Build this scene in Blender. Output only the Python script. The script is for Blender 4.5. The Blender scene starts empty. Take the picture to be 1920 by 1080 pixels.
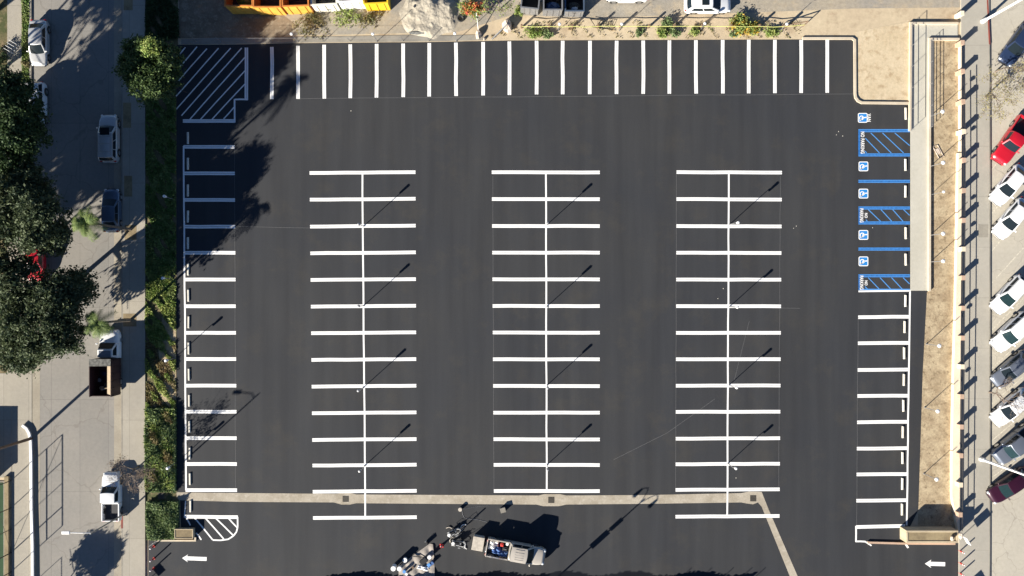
import bpy, math, random
import numpy as np
from mathutils import Vector, Matrix, noise as mnoise

# ------------------------------------------------------------------ camera, light, exposure
U = 0.055            # metres per photo pixel on the ground
H = 86.0             # drone height
EL, AZ = math.radians(22.5), math.radians(42.0)   # sun elevation; shadows run 42 deg above +X
sc = bpy.context.scene
cd = bpy.data.cameras.new("camera"); cam = bpy.data.objects.new("camera", cd); sc.collection.objects.link(cam)
cam.location = (0, 0, H); cam.rotation_euler = (0, 0, 0)
cd.sensor_width = 36; cd.lens = 36 * H / (1920 * U); cd.clip_end = 3000; cd.clip_start = 1
sc.camera = cam
w = bpy.data.worlds.new("World"); sc.world = w; w.use_nodes = True
nt = w.node_tree; nt.nodes.clear()
sky = nt.nodes.new('ShaderNodeTexSky'); sky.sky_type = 'NISHITA'; sky.sun_disc = False; sky.ozone_density = 4.0; sky.dust_density = 0.1; sky.air_density = 0.55
# light travels towards (cos AZ, sin AZ): the sun stands at the opposite side
sun_dir = Vector((-math.cos(AZ) * math.cos(EL), -math.sin(AZ) * math.cos(EL), math.sin(EL)))
sky.sun_elevation = EL
sky.sun_rotation = math.atan2(sun_dir.x, sun_dir.y)
bg = nt.nodes.new('ShaderNodeBackground'); bg.inputs[1].default_value = 0.05
wo = nt.nodes.new('ShaderNodeOutputWorld')
nt.links.new(sky.outputs[0], bg.inputs[0]); nt.links.new(bg.outputs[0], wo.inputs[0])
ld = bpy.data.lights.new("sun", 'SUN'); ld.energy = 5.0; ld.angle = math.radians(0.5); ld.color = (1.0, 0.94, 0.84)
lo = bpy.data.objects.new("sun", ld); sc.collection.objects.link(lo)
lo.rotation_euler = sun_dir.to_track_quat('Z', 'Y').to_euler()
sc.view_settings.view_transform = 'Standard'; sc.view_settings.look = 'None'
sc.view_settings.exposure = 1.4; sc.view_settings.gamma = 1.0

random.seed(7); RNG = np.random.default_rng(7)
C = sc.collection
R = math.radians

def P(px, py, z=0.0):
    k = U * (H - z) / H
    return ((px - 960) * k, (540 - py) * k)
def PP(l, z=0.0): return [P(a, b, z) for a, b in l]

# ------------------------------------------------------------------ materials
def newmat(name):
    m = bpy.data.materials.new(name); m.use_nodes = True
    return m, m.node_tree, m.node_tree.nodes['Principled BSDF']
def mix(nt, fac, a, b, typ='MIX'):
    n = nt.nodes.new('ShaderNodeMix'); n.data_type = 'RGBA'; n.blend_type = typ
    for s, v in ((n.inputs[0], fac), (n.inputs[6], a), (n.inputs[7], b)):
        if hasattr(v, 'links'): nt.links.new(v, s)
        else: s.default_value = v if not isinstance(v, tuple) else (v[0], v[1], v[2], 1)
    return n.outputs[2]
def coords(nt, sc_=(1, 1, 1)):
    g = nt.nodes.new('ShaderNodeNewGeometry'); mp = nt.nodes.new('ShaderNodeMapping')
    mp.inputs['Scale'].default_value = sc_
    nt.links.new(g.outputs['Position'], mp.inputs[0]); return mp.outputs[0]
def noise(nt, vec, scale, detail=4, rough=.55, lo=.35, hi=.65):
    n = nt.nodes.new('ShaderNodeTexNoise'); n.inputs['Scale'].default_value = scale
    n.inputs['Detail'].default_value = detail; n.inputs['Roughness'].default_value = rough
    nt.links.new(vec, n.inputs['Vector'])
    r = nt.nodes.new('ShaderNodeMapRange'); r.inputs[1].default_value = lo; r.inputs[2].default_value = hi
    nt.links.new(n.outputs[0], r.inputs[0]); return r.outputs[0]
def bump(nt, b, h, st, dist=.02):
    n = nt.nodes.new('ShaderNodeBump'); n.inputs['Strength'].default_value = st; n.inputs['Distance'].default_value = dist
    nt.links.new(h, n.inputs['Height']); nt.links.new(n.outputs[0], b.inputs['Normal'])
def plain(name, col, rough=.6, metal=0, coat=0, var=.12, scale=6, spec=.5):
    m, nt, b = newmat(name)
    v = coords(nt); f = noise(nt, v, scale)
    c = mix(nt, f, tuple(x * (1 - var) for x in col), tuple(min(1, x * (1 + var)) for x in col))
    nt.links.new(c, b.inputs['Base Color'])
    b.inputs['Roughness'].default_value = rough; b.inputs['Metallic'].default_value = metal
    b.inputs['Coat Weight'].default_value = coat; b.inputs['Coat Roughness'].default_value = .08
    b.inputs['Specular IOR Level'].default_value = spec
    return m
def surface(name, base, spots, s1=.35, s2=3.0, fine=.12, rough=.9, bands=None, bumpst=.3, joints=None, jcol=.55, cracks=0, third=None):
    """ground-like surface: base and second colour mixed by two scales of noise"""
    m, nt, b = newmat(name)
    v = coords(nt)
    f = noise(nt, v, s1, 6, .6, .4, .62)
    c = mix(nt, f, base, spots)
    if third:
        f3 = noise(nt, v, s1 * 2.7, 7, .7, .52, .66); c = mix(nt, f3, c, third)
    f2 = noise(nt, v, s2, 5, .7, .3, .7)
    c = mix(nt, f2, c, mix(nt, 1.0, c, (1 - fine * 2,) * 3, 'MULTIPLY'))
    if bands:
        f4 = noise(nt, coords(nt, bands), 1.0, 3, .5, .3, .7)
        c = mix(nt, f4, c, mix(nt, 1.0, c, (.76, .76, .775), 'MULTIPLY'))
    if cracks:
        d = nt.nodes.new('ShaderNodeTexNoise'); d.inputs['Scale'].default_value = .8; nt.links.new(v, d.inputs['Vector'])
        vm = nt.nodes.new('ShaderNodeVectorMath'); vm.operation = 'MULTIPLY_ADD'
        nt.links.new(d.outputs['Color'], vm.inputs[0]); vm.inputs[1].default_value = (1.6, 1.6, 0); nt.links.new(v, vm.inputs[2])
        vo = nt.nodes.new('ShaderNodeTexVoronoi'); vo.feature = 'DISTANCE_TO_EDGE'; vo.inputs['Scale'].default_value = cracks
        nt.links.new(vm.outputs[0], vo.inputs['Vector'])
        r = nt.nodes.new('ShaderNodeMapRange'); r.inputs[1].default_value = .004; r.inputs[2].default_value = .012
        r.inputs[3].default_value = .28; r.inputs[4].default_value = 0
        nt.links.new(vo.outputs[0], r.inputs[0])
        c = mix(nt, r.outputs[0], c, (.12, .10, .08))
    if joints:
        sx, sy, ox, oy = joints
        br = nt.nodes.new('ShaderNodeTexBrick'); br.offset = 0; br.squash = 1
        mp = nt.nodes.new('ShaderNodeMapping'); mp.inputs['Location'].default_value = (ox, oy, 0)
        nt.links.new(v, mp.inputs[0]); nt.links.new(mp.outputs[0], br.inputs['Vector'])
        br.inputs['Scale'].default_value = 1; br.inputs['Brick Width'].default_value = sx; br.inputs['Row Height'].default_value = sy
        br.inputs['Mortar Size'].default_value = .025; br.inputs['Mortar Smooth'].default_value = .3
        br.inputs['Color1'].default_value = (1, 1, 1, 1); br.inputs['Color2'].default_value = (.93, .93, .93, 1)
        br.inputs['Mortar'].default_value = (jcol, jcol, jcol, 1)
        c = mix(nt, 1.0, c, br.outputs[0], 'MULTIPLY')
    nt.links.new(c, b.inputs['Base Color']); b.inputs['Roughness'].default_value = rough
    b.inputs['Specular IOR Level'].default_value = .25
    fb = noise(nt, v, s2 * 4, 6, .7, .2, .8); bump(nt, b, fb, bumpst, .03)
    return m

M = {}
M['dirt'] = surface('dirt', (.50, .40, .27), (.56, .46, .31), .12, 2.2, .1, third=(.38, .29, .19))
M['sand'] = surface('sand', (.62, .51, .345), (.55, .44, .285), .45, 3.5, .12, third=(.44, .33, .20), bumpst=.5)
M['strip_dirt'] = surface('strip_dirt', (.56, .45, .29), (.40, .305, .19), .7, 5, .2, third=(.25, .185, .11), bumpst=.8)
M['yard'] = surface('yard', (.40, .345, .26), (.33, .30, .25), .25, 3, .14, third=(.45, .37, .26), bumpst=.7)
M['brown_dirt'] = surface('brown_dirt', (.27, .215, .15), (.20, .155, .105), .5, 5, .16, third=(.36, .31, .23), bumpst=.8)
M['asphalt'] = surface('asphalt', (.0440, .0448, .0465), (.0385, .0405, .0450), .08, 9, .07, .8, bands=(.75, .05, 1), bumpst=.12, third=(.051, .0495, .0475))
M['road'] = surface('road', (.28, .26, .228), (.245, .232, .208), .15, 3, .07, joints=(2.95, 9.5, .3, 2), jcol=.72, cracks=.16)
M['street'] = surface('street', (.47, .43, .35), (.42, .385, .32), .15, 3, .07, cracks=.3)
M['sidewalk'] = surface('sidewalk', (.38, .345, .28), (.345, .315, .26), .2, 3, .06, joints=(2.6, 6.1, .4, 1.4), jcol=.7)
M['sidewalk_pale'] = surface('sidewalk_pale', (.40, .37, .31), (.37, .345, .29), .2, 3, .05, joints=(9, 5.2, 3, 1), jcol=.75)
M['gutter'] = surface('gutter', (.38, .34, .265), (.33, .29, .225), .4, 5, .08, joints=(8.5, 50, 1, 3), jcol=.7)
M['channel'] = surface('channel', (.43, .38, .30), (.34, .295, .225), .6, 5, .08, third=(.48, .43, .35))
M['walkway'] = surface('walkway', (.50, .475, .40), (.46, .435, .36), .3, 3, .05)
M['kerb'] = surface('kerb', (.58, .50, .38), (.50, .42, .31), .5, 5, .05)
M['kerb_grey'] = surface('kerb_grey', (.31, .285, .235), (.24, .22, .185), .5, 5, .08)
M['cream'] = surface('cream', (.76, .65, .49), (.70, .59, .43), .5, 5, .05)
M['pink'] = surface('pink', (.52, .36, .26), (.44, .31, .22), .8, 6, .06)
M['stucco'] = surface('stucco', (.48, .40, .27), (.42, .34, .23), .8, 6, .06)
M['planter_soil'] = surface('planter_soil', (.33, .26, .15), (.22, .17, .10), .8, 5, .12)
M['redkerb'] = surface('redkerb', (.28, .07, .05), (.2, .07, .055), 1, 6, .1)
M['court'] = surface('court', (.035, .075, .035), (.03, .065, .03), .4, 4, .05)
M['white'] = plain('white_paint', (.80, .79, .76), .6, var=.04, scale=2)
M['old_white'] = plain('old_white', (.66, .62, .52), .7, var=.08, scale=3)
M['blue'] = plain('blue_paint', (.02, .13, .38), .65, var=.25, scale=4)
M['lightblue'] = plain('light_blue_paint', (.08, .26, .58), .6, var=.06)
M['sign_blue'] = plain('sign_blue', (.02, .20, .52), .6, var=.1)
M['faint'] = plain('faint_chalk', (.10, .10, .10), .8)
M['stain'] = surface('stain', (.03, .03, .032), (.045, .045, .047), 1.2, 5, .1)
M['metal'] = plain('grey_metal', (.32, .32, .32), .45, .6)
M['dark_metal'] = plain('dark_metal', (.05, .045, .04), .5, .3)
M['light_metal'] = plain('light_metal', (.62, .62, .60), .45, .2)
M['lampwhite'] = plain('lamp_white', (.78, .77, .74), .4)
M['black'] = plain('black_plastic', (.015, .015, .017), .5)
M['rubber'] = plain('rubber', (.018, .018, .018), .8)
M['grate'] = plain('grate', (.09, .08, .065), .6, .4, var=.3, scale=20)
M['wood'] = plain('wood', (.16, .10, .06), .8, var=.3)
M['bark'] = plain('bark', (.12, .085, .06), .9, var=.3)
M['twig'] = plain('twig', (.17, .13, .10), .9, var=.25)
M['palmtrunk'] = plain('palm_trunk', (.17, .13, .09), .9, var=.3)
M['orange'] = plain('orange_paint', (.50, .17, .035), .55, var=.2, scale=1.5)
M['yellow'] = plain('sunlit_orange_paint', (.62, .33, .05), .55, var=.15, scale=1.2)  # puts sunlight into the colour of the orange containers' fronts
M['bright_yellow'] = plain('bright_yellow_paint', (.70, .45, .02), .5, var=.1, scale=1.2)
M['hose'] = plain('hose_yellow', (.50, .50, .16), .6)
M['rubble'] = surface('rubble', (.48, .43, .34), (.40, .355, .28), 1.2, 8, .12, bumpst=.9)
M['tarp'] = surface('tarp', (.36, .32, .28), (.29, .26, .23), .9, 5, .1, bumpst=.4)
M['beige'] = plain('beige', (.45, .40, .33), .8, var=.15, scale=3)
M['red'] = plain('red_plastic', (.55, .04, .03), .5)
M['tarpblue'] = plain('blue_tarp', (.05, .12, .30), .6, var=.25, scale=4)
M['navy'] = plain('navy_cloth', (.02, .03, .07), .9)
M['pinkrock'] = plain('pale_rock', (.50, .42, .34), .9, var=.2, scale=3)
M['debris'] = plain('debris', (.10, .10, .09), .8, var=.5, scale=5)
M['cardboard'] = plain('cardboard', (.42, .33, .22), .8)

def leafmat(name, a, b, s=.8, tr=.25):
    m, nt, bs = newmat(name)
    v = coords(nt); f = noise(nt, v, s, 3, .6, .35, .65)
    c = mix(nt, f, a, b)
    nt.links.new(c, bs.inputs['Base Color']); bs.inputs['Roughness'].default_value = .65
    bs.inputs['Specular IOR Level'].default_value = .3
    t = nt.nodes.new('ShaderNodeBsdfTranslucent'); nt.links.new(c, t.inputs[0])
    mx = nt.nodes.new('ShaderNodeMixShader'); mx.inputs[0].default_value = tr
    out = nt.nodes['Material Output']
    nt.links.new(bs.outputs[0], mx.inputs[1]); nt.links.new(t.outputs[0], mx.inputs[2]); nt.links.new(mx.outputs[0], out.inputs[0])
    return m
M['leaf_big'] = leafmat('leaf_big', (.035, .055, .027), (.105, .13, .062), 1.0)
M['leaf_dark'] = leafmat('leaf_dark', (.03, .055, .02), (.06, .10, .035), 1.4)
M['leaf_mid'] = leafmat('leaf_mid', (.05, .09, .03), (.11, .16, .05), 1.4)
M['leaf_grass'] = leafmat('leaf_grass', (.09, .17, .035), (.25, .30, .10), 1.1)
M['leaf_hedge'] = leafmat('leaf_hedge', (.10, .16, .06), (.24, .30, .13), 3)
M['leaf_dry'] = leafmat('leaf_dry', (.27, .19, .09), (.15, .16, .06), 1.0)
M['leaf_brown'] = leafmat('leaf_brown', (.16, .12, .09), (.24, .19, .14), 2)
M['leaf_palm'] = leafmat('leaf_palm', (.10, .16, .03), (.24, .29, .08), 2)
M['leaf_yellow'] = leafmat('leaf_yellow', (.20, .18, .08), (.30, .26, .12), 2)
M['leaf_weed'] = leafmat('leaf_weed', (.15, .24, .05), (.33, .36, .11), 2)
M['leaf_flower'] = leafmat('leaf_flower', (.55, .33, .04), (.60, .42, .06), 2)
M['leaf_red'] = leafmat('leaf_red', (.60, .08, .09), (.62, .28, .05), 3)
M['grass_soil'] = surface('grass_soil', (.08, .09, .035), (.20, .155, .085), .45, 4, .15, third=(.30, .22, .13))
def paint(name, col, metal=.0, rough=.35): return plain(name, col, rough, metal, coat=.6, var=.03, scale=1)
M['car_white'] = paint('car_white', (.74, .74, .73))
M['car_silver'] = paint('car_silver', (.50, .50, .49), .35)
M['car_tan'] = paint('car_tan_silver', (.52, .47, .40), .25)
M['car_grey'] = paint('car_grey', (.16, .18, .22), .4)
M['car_bluegrey'] = paint('car_bluegrey', (.10, .14, .20), .4)
M['car_red'] = paint('car_red', (.42, .008, .02))
M['car_maroon'] = paint('car_maroon', (.035, .006, .018), .2)
M['car_navy'] = paint('car_navy', (.02, .035, .08), .2)
M['car_dark'] = paint('car_dark', (.035, .04, .045), .2)
M['maroon_box'] = plain('maroon_steel', (.035, .012, .012), .7, 0, var=.3)
M['glass'] = plain('car_glass', (.012, .018, .022), .12, 0, coat=0, var=.05, spec=.3)
M['glass_green'] = plain('car_glass_green', (.012, .026, .028), .12, 0, var=.1, spec=.3)
M['lampglass'] = plain('headlight_glass', (.6, .62, .62), .15, .2)
M['taillamp'] = plain('taillight_glass', (.35, .01, .01), .25)
M['chrome'] = plain('chrome', (.6, .6, .6), .2, .9)

# ------------------------------------------------------------------ mesh builder
class MB:
    def __init__(s): s.v = []; s.f = []; s.m = []
    def add(s, vs, fs, mi=0):
        o = len(s.v); s.v += [tuple(p) for p in vs]
        for f in fs: s.f.append(tuple(i + o for i in f)); s.m.append(mi)
        return s
    def box(s, c, d, rz=0, mi=0, M4=None):
        x, y, z = d[0] / 2, d[1] / 2, d[2] / 2
        co, si = math.cos(rz), math.sin(rz)
        vs = []
        for a, b, e in ((-x,-y,-z),(x,-y,-z),(x,y,-z),(-x,y,-z),(-x,-y,z),(x,-y,z),(x,y,z),(-x,y,z)):
            p = Vector((a * co - b * si, a * si + b * co, e))
            if M4 is not None: p = M4 @ Vector((a, b, e))
            vs.append((p.x + c[0], p.y + c[1], p.z + c[2]))
        return s.add(vs, [(3,2,1,0),(4,5,6,7),(0,1,5,4),(1,2,6,5),(2,3,7,6),(3,0,4,7)], mi)
    def prism(s, poly, z0, z1, mi=0, bottom=True):
        a = sum(poly[i][0] * poly[(i+1) % len(poly)][1] - poly[(i+1) % len(poly)][0] * poly[i][1] for i in range(len(poly)))
        if a < 0: poly = poly[::-1]
        n = len(poly)
        vs = [(x, y, z0) for x, y in poly] + [(x, y, z1) for x, y in poly]
        fs = [tuple(range(n, 2 * n))] + [(i, (i+1) % n, n + (i+1) % n, n + i) for i in range(n)]
        if bottom: fs.append(tuple(range(n - 1, -1, -1)))
        return s.add(vs, fs, mi)
    def sheet(s, poly, z, mi=0):
        a = sum(poly[i][0] * poly[(i+1) % len(poly)][1] - poly[(i+1) % len(poly)][0] * poly[i][1] for i in range(len(poly)))
        if a < 0: poly = poly[::-1]
        return s.add([(x, y, z) for x, y in poly], [tuple(range(len(poly)))], mi)
    def ribbon(s, pts, wd, z, mi=0, z0=None, closed=False, off=0.0):
        """flat (or, with z0, solid) band along a path, mitred"""
        n = len(pts); L = []; Rr = []
        for i in range(n):
            p = Vector(pts[i])
            a = Vector(pts[i]) - Vector(pts[i-1]) if (i > 0 or closed) else None
            b = Vector(pts[(i+1) % n]) - Vector(pts[i]) if (i < n - 1 or closed) else None
            da = a.normalized() if a else b.normalized(); db = b.normalized() if b else da
            t = (da + db).normalized() if (da + db).length > 1e-6 else da
            nn = Vector((-t.y, t.x)); k = 1 / max(.4, nn.dot(Vector((-da.y, da.x))))
            L.append(p + nn * (wd / 2 + off) * k); Rr.append(p + nn * (off - wd / 2) * k)
        m_ = n if closed else n - 1
        for i in range(m_):
            j = (i + 1) % n
            q = [Rr[i], Rr[j], L[j], L[i]]
            if z0 is None: s.add([(p.x, p.y, z) for p in q], [(0,1,2,3)], mi)
            else:
                vs = [(p.x, p.y, z0) for p in q] + [(p.x, p.y, z) for p in q]
                fs = [(4,5,6,7),(0,1,5,4),(2,3,7,6)]
                if not closed and i == 0: fs.append((3,0,4,7))
                if not closed and i == m_ - 1: fs.append((1,2,6,5))
                s.add(vs, fs, mi)
        return s
    def tube(s, pts, r, n=6, mi=0, caps=True):
        pts = [Vector(p) for p in pts]; rs = r if isinstance(r, (list, tuple)) else [r] * len(pts)
        rings = []
        for i, p in enumerate(pts):
            t = (pts[min(i+1, len(pts)-1)] - pts[max(i-1, 0)]).normalized()
            u = t.orthogonal().normalized() if abs(t.z) > .95 else t.cross(Vector((0,0,1))).normalized()
            vv = t.cross(u)
            rings.append([p + (u * math.cos(2*math.pi*k/n) + vv * math.sin(2*math.pi*k/n)) * rs[i] for k in range(n)])
        vs = [q for rg in rings for q in rg]
        fs = [(i*n+k, i*n+(k+1)%n, (i+1)*n+(k+1)%n, (i+1)*n+k) for i in range(len(pts)-1) for k in range(n)]
        if caps: fs += [tuple(range(n-1,-1,-1)), tuple((len(pts)-1)*n + k for k in range(n))]
        return s.add(vs, fs, mi)
    def cyl(s, x, y, z0, z1, r0, r1=None, n=12, mi=0):
        r1 = r0 if r1 is None else r1
        return s.tube([(x,y,z0),(x,y,z1)], [r0, r1], n, mi)
    def ball(s, c, r, n=10, mi=0, sq=(1,1,1), jit=0):
        vs = []; m_ = n // 2
        for i in range(m_ + 1):
            th = math.pi * i / m_
            for k in range(n):
                ph = 2 * math.pi * k / n; j = 1 + random.uniform(-jit, jit)
                vs.append((c[0]+r*sq[0]*j*math.sin(th)*math.cos(ph), c[1]+r*sq[1]*j*math.sin(th)*math.sin(ph), c[2]+r*sq[2]*j*math.cos(th)))
        fs = [(i*n+k, (i+1)*n+k, (i+1)*n+(k+1)%n, i*n+(k+1)%n) for i in range(m_) for k in range(n)]
        return s.add(vs, fs, mi)
    def grid(s, fn, nu, nv, mi=0, flip=False):
        vs = [fn(i / nu, j / nv) for j in range(nv + 1) for i in range(nu + 1)]
        fs = []
        for j in range(nv):
            for i in range(nu):
                q = (j*(nu+1)+i, j*(nu+1)+i+1, (j+1)*(nu+1)+i+1, (j+1)*(nu+1)+i)
                fs.append(q[::-1] if flip else q)
        return s.add(vs, fs, mi)
    def build(s, name, mats, parent=None, smooth=False, bevel=0, loc=None):
        me = bpy.data.meshes.new(name); me.from_pydata(s.v, [], s.f)
        if not isinstance(mats, (list, tuple)): mats = [mats]
        for m in mats: me.materials.append(M[m] if isinstance(m, str) else m)
        me.polygons.foreach_set('material_index', s.m)
        if smooth: me.polygons.foreach_set('use_smooth', [True] * len(me.polygons))
        me.validate(); me.update()
        o = bpy.data.objects.new(name, me); C.objects.link(o)
        if parent: o.parent = parent
        if loc: o.location = loc
        if bevel:
            b = o.modifiers.new('bevel', 'BEVEL'); b.width = bevel; b.segments = 2; b.limit_method = 'ANGLE'
        return o

def tag(o, label, cat, group=None, kind=None):
    if label: o['label'] = label
    if cat: o['category'] = cat
    if group: o['group'] = group
    if kind: o['kind'] = kind
    return o
def struct(name, mb, mats, **k):
    o = mb.build(name, mats, **k); o['kind'] = 'structure'; return o
def thing(name, label, cat, loc=(0,0,0), rz=0, group=None):
    o = bpy.data.objects.new(name, None); C.objects.link(o); o.empty_display_size = .3
    o.location = loc if len(loc) == 3 else (loc[0], loc[1], 0); o.rotation_euler = (0, 0, rz)
    return tag(o, label, cat, group)
def dup(root, loc, rz=0, label=None, scale=None):
    r = root.copy(); C.objects.link(r); r.location = loc if len(loc) == 3 else (loc[0], loc[1], 0)
    r.rotation_euler = (0, 0, rz)
    if scale: r.scale = scale
    if label: r['label'] = label
    for ch in list(root.children):
        c = ch.copy(); C.objects.link(c); c.parent = r
        for g in ch.children:
            d = g.copy(); C.objects.link(d); d.parent = c
    return r

# ------------------------------------------------------------------ setting: ground sheets
BIG = 400
struct('ground', MB().sheet([(-BIG,-BIG),(BIG,-BIG),(BIG,BIG),(-BIG,BIG)], 0), 'dirt')
# yard behind the lot
yard = MB(); yard.sheet(PP([(335,-900),(1800,-900),(1800,14),(1600,16),(1450,22),(1100,34),(960,28),(860,60),(600,66),(400,66),(335,66)]), .004)
struct('yard', yard, 'yard')
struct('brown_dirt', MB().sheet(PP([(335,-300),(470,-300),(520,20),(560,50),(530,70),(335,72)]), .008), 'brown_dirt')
lot = MB()
lot.sheet(PP([(331,84),(420,84),(560,81),(800,79),(960,76),(1200,75),(1504,74),(1601,74),(1604,182),(1618,194),(1708,195),(1708,545),(1740,545),(1737,600),(1733,700),(1730,800),(1727,880),(1725,950),(1700,1000),(1797,1018),(1797,1030),(1798,1300),(277,1300),(278,1013),(340,1010),(338,940),(331,930)]), .008)
struct('parking_lot', lot, 'asphalt')
struct('sand_plot', MB().sheet(PP([(1604,60),(1708,40),(1708,192),(1618,192),(1604,180)]), .012), 'sand')
struct('dirt_strip', MB().sheet(PP([(1743,74),(1800,74),(1799,560),(1796,1000),(1720,1000),(1722,950),(1730,700),(1738,548),(1743,548)]), .012), 'strip_dirt')
# left street
struct('road', MB().sheet(PP([(60,-1500),(229,-1500),(229,2500),(60,2500)]), .006), 'road')
struct('gutter', MB().sheet(PP([(214,-1500),(229,-1500),(229,2500),(214,2500)]), .012).sheet(PP([(60,330),(75,330),(75,2500),(60,2500)]), .012), 'gutter')
sw = MB(); sw.prism(PP([(231,-1500),(273,-1500),(273,2500),(231,2500)]), 0, .13)
struct('sidewalk', sw, 'sidewalk')
struct('kerb', MB().prism(PP([(228.5,-1500),(231,-1500),(231,2500),(228.5,2500)]), 0, .135), 'kerb_grey')
struct('red_kerb', MB().prism(PP([(228.0,967),(231.6,967),(231.6,990),(228.0,990)]), 0, .14), 'redkerb')
sw = MB(); sw.prism(PP([(14,-1500),(41,-1500),(41,330),(60,330),(60,2500),(23,2500),(23,765),(14,765)]), 0, .035)
struct('far_sidewalk', sw, 'sidewalk')
struct('far_kerb', MB().prism(PP([(56,-1500),(60,-1500),(60,330),(56,330)]), 0, .13), 'kerb_grey')
struct('parkway', MB().sheet(PP([(41,-1500),(56,-1500),(56,330),(41,330)]), .03), 'grass_soil')
struct('front_yard', MB().sheet(PP([(-800,-1500),(14,-1500),(14,700),(-800,700)]), .02), 'grass_soil')
struct('paved_yard', MB().sheet(PP([(-800,700),(22,700),(22,895),(-800,895)]), .03), 'sidewalk')
struct('sports_court', MB().sheet(PP([(-800,905),(7,905),(10,2500),(-800,2500)]), .03), 'court')
struct('court_edge', MB().ribbon(PP([(-700,903),(8,903),(11,2500)]), .12, .06, z0=0), 'kerb_grey')
struct('planting_strip', MB().sheet(PP([(273,-400),(334,-400),(334,84),(331,86),(331,930),(337,940),(337,988),(330,1012),(278,1012),(273,1012)]), .016), 'grass_soil')
struct('bare_patch', MB().sheet(PP([(300,570),(322,575),(330,600),(330,752),(318,764),(302,745),(292,720),(300,690),(296,640),(304,600)]), .020), 'strip_dirt')
# right street
struct('street', MB().sheet(PP([(1850,-1500),(5000,-1500),(5000,2500),(1850,2500)]), .006), 'street')
struct('street_sidewalk', MB().prism(PP([(1800,-1500),(1853,-1500),(1853.5,300),(1853.5,900),(1849,2500),(1797,2500),(1797,1000),(1801,500)]), 0, .14), 'sidewalk_pale')
struct('street_kerb', MB().ribbon(PP([(1853.6,80),(1854.4,300),(1854.4,900),(1850,2500)]), .12, .145, z0=0), 'kerb_grey')
struct('red_street_kerb', MB().ribbon(PP([(1848,-300),(1850,0),(1854,84)]), .16, .155, z0=0), 'redkerb')

# drainage channel and its inlets
ch = MB()
ch.sheet(PP([(283,923),(330,923),(420,924),(630,926),(640,924.5),(658,924.5),(668,927),(1010,929),(1020,926.5),(1050,926.5),(1062,929),(1220,928),(1390,924.5),(1405,921.5),(1428,922),(1441,955),(1498,1086),(1483,1086),(1428,950),(1421,942),(1412,945.5),(1400,944),(1390,942),(1220,944.5),(1062,946),(1048,949),(1018,949),(1006,946),(668,943.5),(656,946),(640,946),(626,942),(450,941),(338,938),(322,934),(300,939),(283,932)]), .014)
struct('drainage_channel', ch, 'channel')
g = MB()
for x, y in ((648,935.5),(1033.5,937.5),(1412,934.5),(302,930)):
    X, Y = P(x, y)
    g.box((X, Y, .022), (.62, .62, .012), 0)
    for k in range(7): g.box((X - .27 + k*.09, Y, .034), (.04, .6, .012))
struct('drain_grate', g, 'grate')

# ------------------------------------------------------------------ painted markings
wl = MB()
ZM = .0175
def wob(a, b, amp=.035, step=1.0):
    a = Vector(P(*a)); b = Vector(P(*b)); n = max(2, int((b - a).length / step / 1.6)); d = (b - a).normalized(); nn = Vector((-d.y, d.x))
    return [tuple(a.lerp(b, i / n) + nn * random.uniform(-amp, amp) * (0.6 if i in (0, n) else 1)) for i in range(n + 1)]
def stall(a, b, mb=wl, mi=0, w1=.165, gap=.03, z=ZM, amp=.016):
    pts = wob(a, b, amp)
    mb.ribbon(pts, w1, z, mi, off=(w1 + gap) / 2); mb.ribbon(pts, w1, z, mi, off=-(w1 + gap) / 2)
def line(a, b, wd=.13, mb=wl, mi=0, z=ZM, amp=.02): mb.ribbon(wob(a, b, amp, 1.3), wd, z + random.uniform(0, .0006), mi)
rows1 = [323.5,373.5,424,474,524,574,624,674,724,774,824,872,921,970.5]
for i, y in enumerate(rows1):
    t = i / 13; stall((580.5 + 6.5*t, y + .8), (779 + 2.5*t, y - .8))
line((679.5,325), (685,968), .17)
for i, y in enumerate(rows1[:13]):
    t = i / 12; stall((922 + 4*t, y - .4), (1124.5, y - .2))
line((1023.5,325), (1025,919), .17)
rows3 = [323,373.5,424,474,524,574,624,673.5,723,772,822,870,918,968]
for i, y in enumerate(rows3):
    t = i / 13; stall((1268.5 - 2*t, y - .3 + .9*t), (1466 - 4.5*t, y + .8 - 1.6*t))
line((1366.5,325), (1363.5,966), .17)
# left row
rl = [275.5,325,375,425,474,524,574,624,673,723,772,821.5,870,919]
for i, y in enumerate(rl):
    t = i / 13; stall((344 + 4*t, y), (440 + 4.5*t, y))
line((344.5,274), (349,919), .17)
line((348,939), (346,970), .13)
stall((347,968.5), (446,969.5))
arc = [(445.5,969),(445.7,988),(443.5,997),(438,1004.5),(428,1011),(414,1013),(399,1012.5)]
for a, b in zip(arc, arc[1:]): line(a, b, .15, amp=0)
for a, b in (((350,972),(357,985)),((365,971),(399,1012)),((385,971),(419.5,1010.5)),((404,971),(437.5,1004)),((428,971),(445,989)),((368,999),(377.5,1012))):
    line(a, b, .14)
# hatched corner, top left (photo zoom x4)
def q(x, y): return (320 + x / 4, y / 4)
for a, b in (((110,355),(70,405)),((198,350),(60,515)),((272,365),(60,605)),((360,362),(42,722)),((450,360),(42,820)),((533,360),(82,868)),((562,425),(145,895)),((562,525),(225,895)),((562,625),(310,895)),((478,800),(398,893))):
    line(q(*a), q(*b), .12)
stall(q(568,357), q(568,752)); line(q(480,746), q(577,746), .17); line(q(480,744), q(480,914), .17); stall(q(92,908), q(486,908))
# top row
tx = [510,559,608,657,706,756,805,855,906,955,1006,1055,1106,1156,1206,1255,1305,1355,1404,1453,1502,1551]
def ty(x):
    return np.interp(x, [510,608,708,856,1006,1156,1404,1551], [88,84,82.5,80,76.5,76.5,74.5,75]), np.interp(x, [510,608,856,1006,1404,1551], [186,185,180,177,175,174])
for x in tx:
    a, b = ty(x); stall((x, a), (x, b), amp=.028)
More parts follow.
